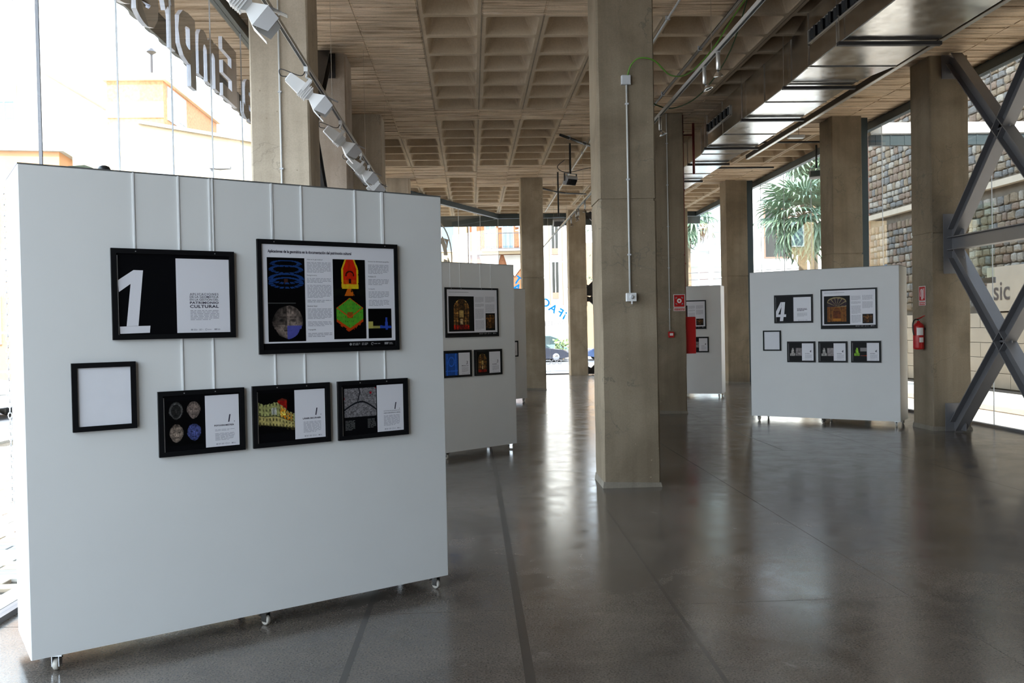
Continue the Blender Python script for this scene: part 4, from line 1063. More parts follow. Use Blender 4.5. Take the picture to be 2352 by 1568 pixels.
def mini_proto():
    root = empty('small_spotlight')
    MB().box(-.014, .014, -.022, .022, -.012, .002).build('track_adapter', ALU, root)
    MB().lathe([(.013, -.16), (.018, -.155), (.018, -.012), (.012, -.01)], n=12).build('transformer_tube', ALU, root, True)
    MB().tube([(0, 0, -.155), (.02, 0, -.185)], .006, 6).build('joint', BLKP, root)
    d = Vector((.35, -.1, -.93)).normalized(); T = Matrix.Translation((.025, 0, -.185)) @ d.to_track_quat('Z', 'Y').to_matrix().to_4x4()
    MB(T).lathe([(.012, -.02), (.020, -.012), (.045, .022), (.047, .026), (.040, .026), (.014, 0)], n=16).build('reflector_dish', CHROME, root, True)
    MB(T).lathe([(.010, .004), (.016, .012), (.010, .024), (.003, .027)], n=10).build('bulb', EMISS, root, True)
    return root
mp = mini_proto()
ml = ['small chrome spotlight under the track right of the middle column', 'small chrome spotlight at the edge of the middle column, lowest of the near ones', 'small chrome spotlight farther up the right track, near the duct',
      'small far spotlight just left of the middle column, highest', 'small far spotlight left of the middle column, second down the track', 'small far spotlight left of the middle column, third down the track', 'small far spotlight left of the middle column, fourth down the track', 'lowest small spotlight on the far part of the track']
for k, y in enumerate((8.05, 9.95, 7.6, 15.3, 16.6, 17.6, 18.0, 18.9)):
    o = mp if k == 0 else copy_tree(mp); o.location = (2.195, y, 4.07); o.rotation_euler = (0, 0, R((0, 10, 80, 40, 100, 170, 20, 60)[k])); tag(o, ml[k], 'spotlight', 'small spotlights on the right track')

def dark_flood(loc, rz, label, drop=.0, tilt=35):
    r = empty('floodlight', loc, R(rz), label, 'floodlight')
    T = Matrix.Rotation(R(tilt), 4, 'X')
    MB(T).rings([[(-.13,-.05,-.08),(.13,-.05,-.08),(.13,-.05,.08),(-.13,-.05,.08)], [(-.15,.0,-.10),(.15,.0,-.10),(.15,.0,.10),(-.15,.0,.10)], [(-.15,.05,-.10),(.15,.05,-.10),(.15,.05,.10),(-.15,.05,.10)]]).build('lamp_housing', BOXM, r)
    f = MB(T)
    for k in range(7): f.box(-.11+.035*k, -.105+.035*k, -.085, -.048, -.07, .07)
    f.build('cooling_fins', BLKP, r)
    MB(T).box(-.13, .13, .051, .054, -.085, .085).build('front_glass', CARG, r)
    MB().box(-.165, -.158, -.02, .02, -.01, .16).box(.158, .165, -.02, .02, -.01, .16).box(-.165, .165, -.02, .02, .153, .16).build('yoke', BLKP, r)
    if drop: MB().tube([(0, 0, .16), (0, 0, drop)], .022, 8).build('drop_pole', BLKP, r)
    return r
dark_flood((2.62, 7.9, 4.95), 60, 'dark finned floodlight hanging above the right track at the top', HC-4.95)
dark_flood((7.86, 19.55, 5.0), 150, 'grey floodlight on a black pole beside the palm view, right', HC-5.0)
dark_flood((2.22, 19.1, 4.86), 30, 'grey floodlight on a black pole under the ceiling left of the middle column', HC-4.86)
dark_flood((2.30, 22.6, 4.36), 0, 'dark floodlight clamped above the far end of the track', HC-4.36)

# ceiling conduits and trunking
def pipe(name, pts, r, mat, label, cat='pipe', n=8, clips=0):
    root = empty(name, pts[0], 0, label, cat); p0 = Vector(pts[0])
    MB().tube([tuple(Vector(p)-p0) for p in pts], r, n).build('pipe', mat, root, True)
    a, b = Vector(pts[0])-p0, Vector(pts[-1])-p0
    for k in range(clips):
        c = a+(b-a)*((k+.5)/clips); MB().box(c.x-.03, c.x+.03, c.y-.01, c.y+.01, c.z-r-.004, c.z+r+.02).build('clip', BOXM, root)
    return root
pipe('ceiling_conduit', [(2.61, 4, 5.64), (2.61, 30.2, 5.64)], .014, CONDUIT, 'pale conduit along a ceiling rib above the middle column', 'conduit', clips=9)
pipe('ceiling_cable', [(3.36, 4, 5.645), (3.36, 16.2, 5.645)], .02, BLKP, 'dark cable run along a ceiling rib right of the middle column', 'cable', clips=5)
tk = empty('cable_trunking', (6.10, 3.5, 5.28), 0, 'dark cable trunking running under the ceiling right of the duct', 'trunking')
MB().box(0, .06, 0, 15.6, .012, .10).build('channel', STEELD, tk); MB().box(-.004, .064, 0, 15.6, 0, .012).build('cover_strip', ALU, tk)
for y in (1, 3.5, 6, 8.5, 11, 13.5): MB().tube([(.03, y, .1), (.03, y, HC-5.28)], .004, 5).build('hanger_rod', CHROME, tk)
el = empty('emergency_light', (5.93, 16.0, 5.10), 0, 'small white emergency light below the trunking', 'light')
MB().bbox(0, .30, 0, .12, 0, .05, .006).build('housing', WPLAST, el); MB().box(.01, .29, .01, .11, -.006, 0).build('diffuser', EMISS, el); MB().tube([(.2, .06, .05), (.2, .06, .18)], .006, 6).build('stem', CHROME, el)
pipe('ceiling_bar', [(1.90, 18.0, 5.62), (2.72, 19.1, 5.60)], .028, BLKP, 'short black bar under the ceiling left of the middle column', 'bar', clips=2)
pipe('sagging_cable', smooth([(2.0, 24.9, 5.64), (2.7, 25.5, 5.58), (3.5, 26.2, 5.64)]), .022, BLKP, 'black cable sagging under the far ceiling', 'cable')
pipe('loose_cable', smooth([(2.30, 20.9, 5.66), (2.1, 20.7, 5.45), (2.35, 20.8, 5.34), (3.0, 21.1, 5.5), (3.5, 21.4, 5.40)]), .009, BLKP, 'thin loose cable looping beside the hanging floodlight', 'cable')
for y, x0, lb2 in ((18.6, 5.5, 'thin dark bar across the ceiling beyond the duct, nearer one'), (21.6, 5.2, 'thin dark bar across the ceiling beyond the duct, farther one')):
    pipe('ceiling_strut', [(x0-.6, y, 5.55), (7.6, y, 5.55)], .022, BLKP, lb2, 'bar')

# ------------------------------------------------------------------ lettering on and outside the glass
def letter(ch, y0, y1, z0, z1, x, label):
    V, F, a0, a1, b0, b1 = text_verts(ch, bold=.035, depth=.5)
    mb = MB(); zs_ = [v[2] for v in V]; zm, zM = min(zs_), max(zs_)
    pts = [(x-.045*(v[2]-zm)/(zM-zm), y1-(v[0]-a0)/(a1-a0)*(y1-y0), z0+(v[1]-b0)/(b1-b0)*(z1-z0)) for v in V]
    mb.add(pts, F)
    me = bpy.data.meshes.new('sign_letter'); me.from_pydata(mb.v, [], mb.f); me.materials.append(LETTER); me.materials.append(LSIDE); me.update()
    me.polygons.foreach_set('material_index', [0 if abs(p.normal.x) > .9 else 1 for p in me.polygons])
    o = link('sign_letter', me); tag(o, label, 'letter', 'raised letters outside the left glass'); return o
for ch_, ya, yb, za, zb, lb4 in (('a', 11.72, 12.30, 4.54, 5.10, 'mirrored letter a outside the left glass, touching the big column'), ('E', 10.76, 11.40, 4.56, 5.27, 'tall mirrored capital E outside the left glass'),
        ('m', 9.82, 10.62, 4.55, 5.09, 'wide mirrored letter m outside the left glass'), ('p', 9.16, 9.72, 4.33, 5.09, 'mirrored letter p with its stem hanging below the others'), ('r', 8.72, 9.06, 4.55, 5.09, 'narrow mirrored letter r left of the p'),
        ('e', 8.0, 8.6, 4.54, 5.10, 'mirrored small letter e cut by the top of the picture'), ('s', 7.30, 7.88, 4.54, 5.10, 'mirrored letter s, its foot just in the top of the picture')):
    letter(ch_, ya, yb, za, zb, -2.93, lb4)
vl = empty('vinyl_lettering', (0, 30.83, 0), 0, 'mirrored blue and grey vinyl lettering on the far glass', 'lettering')
def vtext(s, cx, cz, h, ang, mat, bold=.02, nm='glass_letter'):
    V, F, a0, a1, b0, b1 = text_verts(s, bold=bold); k = h/.70; ca, sa = math.cos(ang), math.sin(ang); mb = MB(); W_ = (a1-a0)*k
    pts = []
    for v in V:
        u = -((v[0]-a0)*k-W_/2); w_ = (v[1]-b0)*k-(b1-b0)*k/2
        pts.append((cx+u*ca-w_*sa, 0, cz+u*sa+w_*ca))
    mb.add(pts, F).build(nm, mat, vl)
for ch_, cx, cz, an in (('¡', 3.29, 2.06, -.50), ('F', 3.14, 2.18, -.54), ('A', 2.89, 2.33, -.60), ('C', 2.64, 2.52, -.66), ('U', 2.32, 2.76, -.70), ('L', 2.02, 3.02, -.74), ('T', 1.66, 3.34, -.62), ('A', 1.62, 3.08, -.6), ('D', 1.25, 3.55, -.6)):
    vtext(ch_, cx, cz, .27, an, BLUEL, .03)
vtext('MÁSTER', 2.92, 1.82, .17, 0, GREYL, .0); vtext('DOCTORADO', 2.36, .44, .17, 0, GREYL, .0)

# emblem on the slanted glass
em = empty('glass_emblem', (-.97+.10*-.89, 26.83+.10*.44, 3.93), A2, 'round grey emblem with arrowheads outside the slanted glass, cut by the panel', 'emblem')
def ringmb(ro, ri, a0, a1, n, y0=-.015, y1=.015):
    mb = MB(); rr = []
    for k in range(n+1):
        a = R(a0+(a1-a0)*k/n); c, s = math.cos(a), math.sin(a); rr.append([(ro*c, y0, ro*s), (ri*c, y0, ri*s), (ri*c, y1, ri*s), (ro*c, y1, ro*s)])
    return mb.rings(rr)
ringmb(1.10, 1.07, 0, 360, 48).build('outer_ring', LETTER, em)
for a0 in (-60, 0, 60, 120, 180, 240): ringmb(.78, .58, a0+4, a0+52, 8).build('inner_arc', LETTER, em)
for a0 in (-13, 32, 77, 122, 167, 212, 257, 302):
    T = Matrix.Rotation(-R(a0), 4, 'Y'); MB(T).prism([(.80, -.17), (1.04, 0), (.80, .17), (.85, 0)], -.012, .012).build('arrowhead', LETTER, em)
MB().tube([(0, 0, -.40), (0, 0, .40)], .03, 6).tube([(-.3, 0, -.2), (.3, 0, .2)], .03, 6).build('hub', LETTER, em)

# ------------------------------------------------------------------ outdoors, left
out = MB().box(-60, -2.96, -25, 34, -.30, -.10); out.build('ground', ROAD); tag(bpy.data.objects['ground'], kind='structure')
pv = MB().box(-7.6, -2.96, -12, 33, -.10, -.02).build('left_pavement', MORT); tag(pv, kind='structure')
k = 0; y = 4.6
brs = []
for mi in range(4):
    m = MB().box(-.245, .245, -.058, .058, -.02, 0).v
    me = bpy.data.meshes.new('paver'); b_ = MB().bbox(-.242, .242, -.056, .056, -.03, 0, .004); me.from_pydata(b_.v, [], b_.f); me.materials.append(BRK[mi]); me.update(); brs.append(me)
cntp = 0
while y < 14:
    x = -3.25-(.25 if k % 2 else 0)
    while x > -5.2-(y-4)*.45 and x > -7.4:
        if x < -.53*y+1.2 and x > -.62*y-.4 and cntp < 290: link('paver', random.choice(brs), pv, (x, y, .006)); cntp += 1
        x -= .5
    y += .125; k += 1
tag(MB().box(-3.12, -2.96, -12, 33, -.1, .01).build('trim_2', PAVE), kind='structure')
tag(MB().box(-7.85, -7.6, -12, 33, -.1, .02).build('trim_3', PAVE), kind='structure')

def building(name, loc, rz, w, d, h, mat, label, wins=(), cornice=None, roof=None, z0=-.3, wm=SHUT, pane=WINB):
    r = empty(name, loc, R(rz), label, 'building')
    MB().box(0, w, 0, d, z0, h).build('wall', mat, r)
    if cornice is not None: MB().box(-.15, w+.15, -.15, d+.15, h, h+.25).build('cornice', cornice, r)
    if roof is not None: MB().rings([[(-.3,-.3,h),(w+.3,-.3,h),(w+.3,d+.3,h),(-.3,d+.3,h)], [(w*.1,d/2-.05,h+1.2),(w*.9,d/2-.05,h+1.2),(w*.9,d/2+.05,h+1.2),(w*.1,d/2+.05,h+1.2)]]).build('roof', roof, r)
    for side, a, zc, ww, hh in wins:
        if side == 'f': T = Matrix.Translation((a, 0, zc))
        else: T = Matrix.Translation((w, a, zc)) @ Matrix.Rotation(R(90), 4, 'Z')
        f = MB(T); t = .07
        f.box(-ww/2-t, ww/2+t, -.06, .0, -hh/2-t, -hh/2).box(-ww/2-t, ww/2+t, -.06, .0, hh/2, hh/2+t).box(-ww/2-t, -ww/2, -.06, 0, -hh/2, hh/2).box(ww/2, ww/2+t, -.06, 0, -hh/2, hh/2).box(-.025, .025, -.05, 0, -hh/2, hh/2)
        fo = f.build('window', wm, r); MB(T).box(-ww/2, ww/2, -.03, -.005, -hh/2, hh/2).build('pane', pane, fo)
    return r
# world helper for the left block: right-front corner at (x,y), walls toward -x and +y
b = building('tall_building', (-32, 35, 0), 0, 15.6, 9, 11.9, WHITER, 'tall pale building with an orange panel and a blue-paned window, far left', wins=[('f', 14.1, 10.4, .9, .8), ('f', 11.5, 7.2, 1.4, 1.2)], cornice=WHITER)
MB().box(13.6, 14.6, -.05, 0, 10.95, 11.55).build('orange_panel', ORANGE, b)
building('orange_building', (-24, 25.5, 0), 8, 11.8, 6, 7.25, ORANGE, 'orange rendered low building at the left edge behind the panel', cornice=PALEB, wins=[('f', 9.5, 2.2, 1.0, 1.3), ('f', 9.5, 5.0, 1.0, 1.3)])
b = building('pale_building', (-25, 44.6, 0), 0, 9.0, 8, 13.9, WHITER, 'very pale building with a slanted blue skylight on its roof')
MB().prism([(5.2, 13.9), (5.2, 15.0), (7.4, 13.9)], 0, 1.5).build('skylight', WINB, b)
b = building('brick_house', (-13.6, 34, 0), 0, 2.1, 7, 11.3, BRICKO, 'orange house with grey patch and two small shuttered windows on its side', wins=[('r', 2.0, 9.6, .9, 1.0), ('r', 4.3, 9.6, .9, 1.0), ('f', 1.2, 7.4, .8, 1.2)], cornice=CREAM, wm=SHUT, pane=WIND)
MB().box(-.03, 2.1, -.05, 0, 9.9, 10.5).build('cream_band', CREAM, b); MB().box(2.1, 2.14, .4, 2.6, 9.9, 11.2).build('grey_patch', GREYR, b); MB().box(.1, 1.1, -.05, 0, 8.2, 9.7).build('white_patch', WHITER, b)
MB().tube([(1.0, 2, 11.5), (1.0, 2, 13.0)], .05, 6).build('chimney_pipe', IRON, b); MB().lathe([(.05, 12.9), (.2, 13.0), (.05, 13.15)], (1.0, 2, 0), n=8).build('chimney_cap', IRON, b)
cb = empty('cream_building', (-9.55, 26, 0), 0, 'big cream windowless building above the left part of the panel', 'building')
MB().prism([(0, 0), (4.3, 4.5), (6.9, 7.4), (-2.0, 7.4), (-2.0, .3)], -.3, 7.8, 'xy').build('wall', CREAM, cb)
MB().prism([(.05, -.08), (4.4, 4.45), (4.3, 4.6), (0, .08)], 7.8, 7.9, 'xy').build('parapet', PAVE, cb)
gb = empty('gabled_kiosk', (-8.6, 22, 0), 0, 'low pale roofed kiosk just above the panel edge', 'building')
MB().box(0, 1.5, 0, 2, -.3, 5.55).build('wall', WHITER, gb)
MB().rings([[(-.1,-.1,5.55),(1.6,-.1,5.55),(1.6,2.1,5.55),(-.1,2.1,5.55)], [(.45,.9,5.83),(.7,.9,5.83),(.7,1.1,5.83),(.45,1.1,5.83)]]).build('roof', GREYR, gb)
def lamp_post(loc, h, rz, label, mat=GREYR):
    r = empty('street_lamp', loc, R(rz), label, 'street lamp')
    MB().tube([(0,0,0),(0,0,h*.5),(0,0,h)], [.07,.05,.035], 8).build('post', mat, r, True)
    MB().rings([[(-.05,-.08,h),(-.05,.08,h),(-.05,.08,h+.03),(-.05,-.08,h+.03)], [(.15,-.12,h-.02),(.15,.12,h-.02),(.15,.08,h+.08),(.15,-.08,h+.08)], [(.42,-.06,h-.01),(.42,.06,h-.01),(.42,.04,h+.04),(.42,-.04,h+.04)]]).build('lamp_head', mat, r)
    return r
lamp_post((-5.74, 20, -.1), 5.48, 0, 'grey street lamp seen above the nearest panel')
lamp_post((-16.6, 33.2, -.1), 14.2, 0, 'tall thin antenna mast on the far left skyline')

def car(loc, rz, mat, label, s=1.0):
    r = empty('car', loc, R(rz), label, 'car')
    L_, W_ = 4.2*s, 1.72*s
    lo = [(0,.28),(.05,.55),(.35,.72),(1.25,.85),(1.3,.86),(3.5,.92),(4.05,.88),(4.18,.6),(4.15,.3),(3.75,.22),(.45,.20)]
    def ring(yv, inset, pts): return [(p[0]*s+inset*(.5 if p[0] < 2 else -.5), yv, p[1]*s-inset*.25*(p[1] > .5)) for p in pts]
    b_ = MB(); b_.rings([ring(-W_/2, .10, lo), ring(-W_/2+.10, .0, lo), ring(W_/2-.10, .0, lo), ring(W_/2, .10, lo)])
    b_.build('body', mat, r)
    cab_ = [(1.15,.85),(1.85,1.36),(2.2,1.43),(3.1,1.42),(3.55,1.25),(3.95,.90)]
    def cr(yv, k): return [((p[0]+(2.55-p[0])*k)*s, yv, (p[1]-k*.05*(p[1] > 1))*s) for p in cab_]
    MB().rings([cr(-W_/2+.12, .0), cr(-W_/2+.24, .04) , cr(W_/2-.24, .04), cr(W_/2-.12, .0)]).build('window_glass', CARG, r)
    MB().rings([[(1.80*s, y_, 1.37*s) for y_ in (-W_*.36, W_*.36)]+[(1.80*s, y_, 1.40*s) for y_ in (W_*.36, -W_*.36)], [(2.3*s, y_, 1.43*s) for y_ in (-W_*.38, W_*.38)]+[(2.3*s, y_, 1.47*s) for y_ in (W_*.38, -W_*.38)],
                [(3.1*s, y_, 1.42*s) for y_ in (-W_*.38, W_*.38)]+[(3.1*s, y_, 1.46*s) for y_ in (W_*.38, -W_*.38)], [(3.6*s, y_, 1.24*s) for y_ in (-W_*.36, W_*.36)]+[(3.6*s, y_, 1.28*s) for y_ in (W_*.36, -W_*.36)]]).build('roof', mat, r)
    for wx in (.82, 3.35):
        for sy in (-1, 1):
            w = MB().lathe([(.22, -.09), (.31, -.08), (.32, 0), (.31, .08), (.22, .09)], (wx*s, sy*(W_/2-.10), .31), 'y', 18).build('wheel', BLKP, r, True)
            MB().lathe([(.04, -.02), (.20, -.01), (.21, 0), (.20, .01), (.04, .02)], (wx*s, sy*(W_/2-.005), .31), 'y', 14).build('rim', CHROME, w, True)
    for sy in (-.55, .55):
        MB().box(.03*s, .22*s, sy*s-.15, sy*s+.15, .56*s, .68*s).build('headlamp', CHROME, r); MB().box(4.08*s, 4.17*s, sy*s-.13, sy*s+.13, .62*s, .78*s).build('tail_lamp', RED, r)
    return r
WCAR = M('white_car_paint', (.78, .80, .80), .25, 0, .5, coat=.5); BCAR = M('black_car_paint', (.035, .04, .06), .2, .2, .5, coat=.6); TCAR = M('teal_car_paint', (.25, .38, .38), .25, .2, .5, coat=.5); BLCAR = M('blue_car_paint', (.05, .09, .20), .22, .2, .5, coat=.6)
car((-10.0, 19.9, -.1), 172, WCAR, 'white parked car at the left picture edge behind the panel')
rl = empty('street_railing', (-12.6, 22.0, -.1), 8, 'white street railing behind the white car, far left', 'railing'); rl.rotation_euler = (0, 0, 0)
for z in (.5, .95, 1.9): MB().tube([(0, 0, z), (3, 0, z)], .03, 6).build('rail', SHUT, rl)
for k in range(4): MB().tube([(k, 0, 0), (k, 0, 1.9)], .03, 6).build('post', SHUT, rl)

# ------------------------------------------------------------------ outdoors, far street
tag(MB().box(-30, 40, 31.0, 38.0, -.25, -.02).build('far_pavement', PAVE), kind='structure')
tag(MB().box(-60, 60, 38.0, 64, -.65, -.42).build('street', ROAD), kind='structure')
tag(MB().box(-60, 60, 38.0, 38.25, -.42, -.01).build('trim_4', PAVE), kind='structure')
tag(MB().box(-60, 60, 57, 64, -.42, -.30).build('opposite_pavement', PAVE), kind='structure')
tag(MB().box(-60, 60, 33.4, 34.0, -.02, -.008).build('trim_5', GREYR), kind='structure')
car((5.78, 52.5, -.42), 180, BCAR, 'black parked car across the street, seen left of the farthest column')
car((1.7, 56.0, -.42), 2, TCAR, 'teal grey parked car behind the black one', 1.05)
car((6.9, 53.5, -.42), 4, BLCAR, 'dark blue parked car right of the farthest column')
sh = empty('street_shrub', (5.65, 54.2, -.42), 0, 'small green shrub between the parked cars', 'shrub')
MB().tube([(0, 0, 0), (0, 0, .9)], .04, 6).build('stem', BARK, sh)
lf = MB(); rnd = random.Random(5)
for k in range(160):
    a, bb, r_ = rnd.uniform(0, 6.28), rnd.uniform(-1, 1), rnd.uniform(.3, .6); c = Vector((math.cos(a)*r_, math.sin(a)*r_, .95+bb*.35)); d1 = Vector((rnd.uniform(-1,1), rnd.uniform(-1,1), rnd.uniform(-1,1))).normalized()*.10; d2 = d1.orthogonal()*.6
    lf.quad(tuple(c-d1), tuple(c+d2), tuple(c+d1), tuple(c-d2))
tag(lf.build('foliage', M('shrub_green', (.22, .30, .12), .6), sh), kind='stuff')

fb = building('cream_street_house', (-14.2, 57, 0), -3, 14.0, 3, 16, M('ochre_render', (.55, .40, .22), .85, var=.05), 'cream building with white windows across the street, left part', wins=[('f', 12.4, 7.6, 1.6, 1.9), ('f', 9.4, 7.6, 1.6, 1.9), ('f', 12.4, 3.5, 1.4, 1.9)])
MB().box(8.0, 13.6, -.25, 0, 8.55, 8.7).build('window_hood', PAVE, fb)
bb_ = building('brick_street_house', (.0, 57.5, 0), -4, 4.2, 3, 16, BRICKD, 'orange brick building with iron balcony across the street',
               wins=[('f', 1.35, 7.85, .62, 2.2), ('f', 2.50, 7.85, .62, 2.2), ('f', 3.6, 7.85, .62, 2.2), ('f', 1.35, 2.8, .8, 2.0), ('f', 2.9, 2.8, .8, 2.0)], pane=WINB)
MB().box(.15, .45, -.12, 0, -.3, 16).build('pilaster', SHUT, bb_); MB().box(-.05, 4.3, -.28, 0, 6.45, 6.65).build('string_course', CREAM, bb_)
bal = MB(); 
for k in range(23): bal.box(.85+.15*k, .875+.15*k, -.82, -.80, 6.75, 7.75)
bal.box(.85, 4.2, -.83, -.79, 7.72, 7.78).box(.85, 4.2, -.83, -.79, 6.75, 6.80); bal.build('balcony_railing', IRON, bb_)
MB().box(.8, 4.25, -.85, 0, 6.62, 6.74).build('balcony_slab', PAVE, bb_)
for x in (1.3, 2.9): MB().prism([(x-.7, 6.4), (x+.7, 6.4), (x+.45, 5.6), (x, 5.0), (x-.45, 5.6)], -.12, 0).build('carved_panel', PAVE, bb_)
MB().box(1.9, 2.1, -.15, 0, 8.2, 9.2).build('corbel', SHUT, bb_); MB().box(3.0, 3.2, -.15, 0, 8.2, 9.2).build('corbel', SHUT, bb_)
wb_ = building('white_street_house', (4.62, 57.5, 0), 0, 2.8, 8, 16, WHITER, 'white building with tall dark bay windows across the street',
               wins=[('f', .95, 7.6, .42, 2.2), ('f', .95, 4.7, .42, 2.4), ('f', 2.15, 7.0, .55, 1.6), ('f', 2.15, 4.2, .55, 1.6)], pane=WIND)
for zz in (8.3, 5.4):
    for x in (.55, 1.4): MB().box(x, x+.06, -.1, 0, zz-2.3, zz+.5).build('window_pilaster', PINKR, wb_)
    MB().box(.75, 1.15, -.11, 0, zz-1.9, zz-1.5).build('window_apron', PINKR, wb_)
wb2 = building('arched_street_house', (7.55, 58, 0), 0, 12, 8, 7.2, M('sand_render', (.42, .28, .17), .85, var=.05), 'cream walled building with an arched doorway, right part of the street view', pane=WIND)
MB().prism([(.6, -.3), (1.7, -.3), (1.7, 1.9), (1.5, 2.3), (1.15, 2.5), (.8, 2.3), (.6, 1.9)], -.03, .02).build('arched_doorway', PINKR, wb2)
lamp_post((3.02, 50, -.42), 7.6, 180, 'pale street lamp across the street, beside the far left column', SHUT)
tr = empty('street_tree', (7.9, 47, -.02), 0, 'thin street tree with sparse leaves behind the farthest column', 'tree')
MB().tube([(0, 0, 0), (.1, 0, 3), (-.1, 0, 6), (.1, 0, 9)], [.14, .11, .07, .02], 7).build('trunk', BARK, tr, True)
rnd = random.Random(9); bm_ = MB(); lm = MB()
for k in range(26):
    z = rnd.uniform(2.6, 8.5); a = rnd.uniform(0, 6.28); l = rnd.uniform(.8, 2.0)
    e = Vector((math.cos(a)*l, math.sin(a)*l, z+l*.5)); bm_.tube([(0, 0, z), tuple(e)], [.035, .01], 5)
    for q in range(22):
        c = Vector((0,0,z)).lerp(e, rnd.uniform(.3, 1.1))+Vector((rnd.gauss(0,.18), rnd.gauss(0,.18), rnd.gauss(0,.18))); d1 = Vector((rnd.uniform(-1,1), rnd.uniform(-1,1), rnd.uniform(-1,1))).normalized()*.09; d2 = d1.orthogonal()*.5
        lm.quad(tuple(c-d1), tuple(c+d2), tuple(c+d1), tuple(c-d2))
bm_.build('branches', BARK, tr); tag(lm.build('foliage', LEAF, tr), kind='stuff')

# ------------------------------------------------------------------ outdoors, right: stone house, canopy, palms
tag(MB().box(8.2, 60, -14, 38.0, -.25, -.03).build('right_pavement', PAVE), kind='structure')
tag(MB().box(9.6, 10.15, -14, 38.0, -.03, -.012).build('trim_6', M('cobble_band', (.40, .33, .26), .9, var=.2, scale=9)), kind='structure')
tag(MB().box(12.2, 12.42, -14, 28, -.03, .0).build('trim_7', JOINT), kind='structure')
sw = empty('stone_house', (12.5, 27, 0), 0, 'rubble stone house with cream slab base outside the right glass', 'building')
MB().box(.06, 8, -45, 0, -.2, 14).build('wall_core', MORT, sw)
rnd = random.Random(3); stmesh = []
for k in range(8):
    n = 8; q = []
    for j in range(n):
        a = 2*math.pi*j/n; c_, s_n = math.cos(a), math.sin(a); m_ = max(abs(c_), abs(s_n))**.6; q.append((c_/m_*(.48+rnd.uniform(-.10,.04)), s_n/m_*(.48+rnd.uniform(-.10,.05))))
    mb = MB(); mb.rings([[(0, y_, z_) for y_, z_ in q], [(-.75, y_*.88, z_*.88) for y_, z_ in q], [(-1.0, y_*.5, z_*.5) for y_, z_ in q]])
    for mi in range(4):
        me = bpy.data.meshes.new('stone'); me.from_pydata(mb.v, [], mb.f); me.materials.append(STN[mi]); me.update(); stmesh.append(me)
cands = []
z = 1.95
while z < 8.8:
    h = rnd.uniform(.15, .25); y = -14.0+rnd.uniform(0, .3)
    while y < 0:
        w_ = rnd.uniform(.17, .38); cands.append((y+w_/2, z+h/2, w_*1.06, h*1.08)); y += w_
    z += h
cands = [c for c in cands if abs(c[1]-4.85) > .16]
def vis(c):   # the stones that show largest: those near the braces and behind the first columns
    return 0 if (-11.2 < c[0] < -3.0 and c[1] < 6.2) else 1
cands.sort(key=lambda c: (vis(c), abs(c[0]+7)))
mbr = MB()
for k, (y, z, w_, h) in enumerate(cands):
    me = rnd.choice(stmesh)
    if k < 295:
        o = link('stone', me, sw, (.07, y, z)); o.scale = (.07, w_, h); o.rotation_euler = (rnd.uniform(-.12, .12), 0, 0)
    else:
        mbr.m = rnd.randrange(4); mbr.add([(.07+v.co.x*.07, y+v.co.y*w_, z+v.co.z*h) for v in me.vertices], [tuple(p.vertices) for p in me.polygons])
tag(mbr.build('stone_rest', STN, sw), kind='stuff')
sl = MB().box(-.02, .06, -.59, .59, .006, .354); sme = bpy.data.meshes.new('cladding_slab'); sme.from_pydata(sl.v, [], sl.f); sme.materials.append(SLABM); sme.update()
for j in range(5):
    y = -.6-(.6 if j % 2 else 0)
    while y > -15: link('cladding_slab', sme, sw, (0, y, .02+.36*j)); y -= 1.2
MB().box(-.10, .06, -45, 0, 4.78, 4.93).build('stone_ledge', SLABM, sw)
MB().box(-.05, .06, -45, -15.5, -.1, 4.7).build('wall_panel', SLABM, sw)
MB().box(-.05, .0, -7.9, -6.35, 1.85, 2.9).build('name_plate', SLABM, sw)
t = MB(); V, F, a0, a1, b0, b1 = text_verts('sic', bold=.01); s_ = .48/.75
t.add([(-.056, -6.62-(v[0]-a0)*s_, 2.12+(v[1])*s_) for v in V], F).build('wall_lettering', GREYL, sw)
pk = MB().box(-.02, 3.0, 0, .25, -.2, 9).build('corner_pilaster', PINKR, sw)

cn = empty('canopy_beam', (8.16, 17.5, 0), 0, 'teal metal canopy beam with pale strip outside the right glass', 'canopy')
MB().box(0, 4.3, 0, .12, 5.24, 5.45).build('metal_fascia', TEAL, cn); MB().box(0, 4.3, .0, .12, 5.45, 5.70).build('pale_upstand', WHITER, cn)
MB().box(0, 4.3, -.03, .0, 5.455, 5.475).build('edge_trim', CHROME, cn)
for k in range(14): MB().box(.1+.3*k, .13+.3*k, -.012, 0, 5.24, 5.44).build('rib', TEAL, cn)

def frond_mesh(seed, n=17, Rr=1.0):
    rnd = random.Random(seed); mb = MB(); mb.m = 1; mb.tube([(0,0,0),(.45,0,.10),(.85,0,.05)], [.022,.016,.012], 4); mb.m = 0
    c = Vector((.85,0,.05))
    for k in range(n):
        a = R(-115+230*k/(n-1)); L_ = Rr*(1.0-.25*abs(a)/2)*rnd.uniform(.9,1.05); d = Vector((math.cos(a), math.sin(a), -.10)); s_ = Vector((-math.sin(a), math.cos(a), 0))
        w_ = .055; m1 = c+d*L_*.55; m2 = c+d*L_*.85+Vector((0,0,-.10*L_)); tip = c+d*L_*1.0+Vector((0,0,-.35*L_))
        mb.add([tuple(c), tuple(m1-s_*w_+Vector((0,0,.03))), tuple(m1), tuple(m1+s_*w_+Vector((0,0,.03))), tuple(m2-s_*w_*.6), tuple(m2+s_*w_*.6), tuple(tip)], [(0,1,2),(0,2,3),(1,4,2),(2,5,3),(2,4,5),(4,6,5)])
    me = bpy.data.meshes.new('frond'); me.from_pydata(mb.v, [], mb.f); me.materials.append(PALMG); me.materials.append(PALMT); me.polygons.foreach_set('material_index', mb.mi); me.update(); return me
fm = [frond_mesh(k) for k in range(3)]
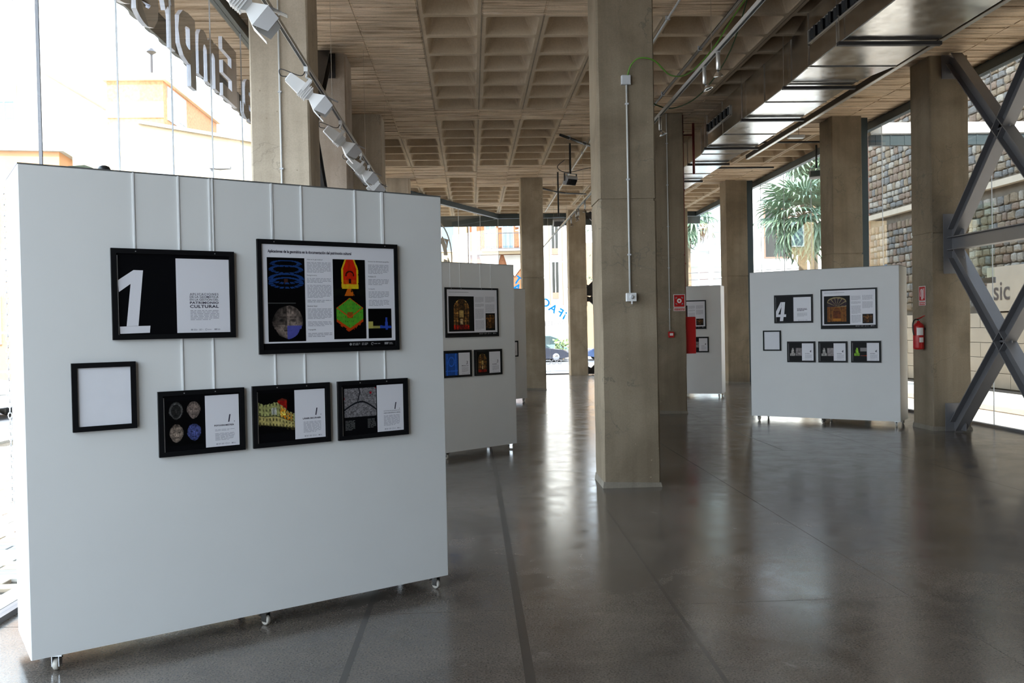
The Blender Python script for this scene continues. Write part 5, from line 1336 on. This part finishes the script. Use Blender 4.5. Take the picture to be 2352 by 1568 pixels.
def palm(loc, h, label, n=34, s=1.0, seed=1):
    r = empty('fan_palm', loc, 0, label, 'palm tree'); rnd = random.Random(seed)
    MB().tube([(0,0,0),(.03,0,h*.3),(-.02,0,h*.7),(0,0,h)], [.22,.17,.16,.19], 10).build('trunk', PALMT, r, True)
    for k in range(n):
        t = k/(n-1); el = R(75-150*t); az = k*2.399+rnd.uniform(-.2,.2)
        o = link('frond', fm[k % 3], r, (0, 0, h+rnd.uniform(-.15,.1))); o.rotation_euler = (rnd.uniform(-.3,.3), -el, az); q = s*rnd.uniform(.85, 1.15); o.scale = (q, q, q)
palm((12.9, 33.5, -.1), 5.9, 'green fan palm outside between the two right-hand columns', 46, 1.05, 2)
palm((10.5, 42, -.1), 7.0, 'palm seen through the gap beside the red-piped column', 36, 1.0, 3)
palm((14.3, 36, -.1), 8.9, 'taller fan palm whose fronds show near the hanging floodlight', 30, 1.0, 4)
vb = building('white_villa', (14.8, 48, 0), 0, 9, 8, 9.6, WHITER, 'bright white building with one dark window behind the palm', wins=[('f', 2.2, 6.6, 1.3, 2.6)], pane=WIND, wm=PINKR)
MB().prism([(1.0, 8.6), (2.8, 9.3), (4.6, 8.6)], -.2, 0).build('pediment', SHUT, vb)
bv = building('pale_blue_building', (12.35, 45, 0), 0, 1.0, 2, 12, PALEB, 'pale blue building with horizontal joints beside the far right column')
for k in range(18): MB().box(-.01, 1.0, -.02, 0, .4+.6*k, .43+.6*k).build('horizontal_joint', GREYR, bv)
vv = building('balustraded_villa', (11.45, 50, 0), 0, 3.3, 6, 9.2, WHITER, 'white villa with a balustrade behind the second palm', wins=[('f', 1.9, 8.0, .8, 1.8)], pane=WINB)
MB().box(0, 3.3, -.7, -.4, 5.95, 6.08).build('handrail', SHUT, vv); MB().box(0, 3.3, -.75, 0, 4.95, 5.15).build('terrace_slab', SHUT, vv)
bpm = MB()
for k in range(13): bpm.lathe([(.05, 5.15), (.08, 5.3), (.04, 5.6), (.07, 5.85), (.05, 5.95)], (.1+.24*k, -.55, 0), n=8)
bpm.build('balusters', SHUT, vv)
oc = empty('overhead_cables', (8.5, 38.5, -.25), 0, 'four thin overhead cables between poles outside the right glass', 'cables')
for x in (0, 11.6): MB().tube([(x, 0, 0), (x, 0, 4.8)], [.06, .04], 8).build('pole', IRON, oc, True)
for z in (3.15, 3.55, 3.85, 4.15): MB().tube([(0, 0, z), (5.5, 0, z+.14), (11.6, 0, z+.3)], .012, 4).build('cable', IRON, oc)
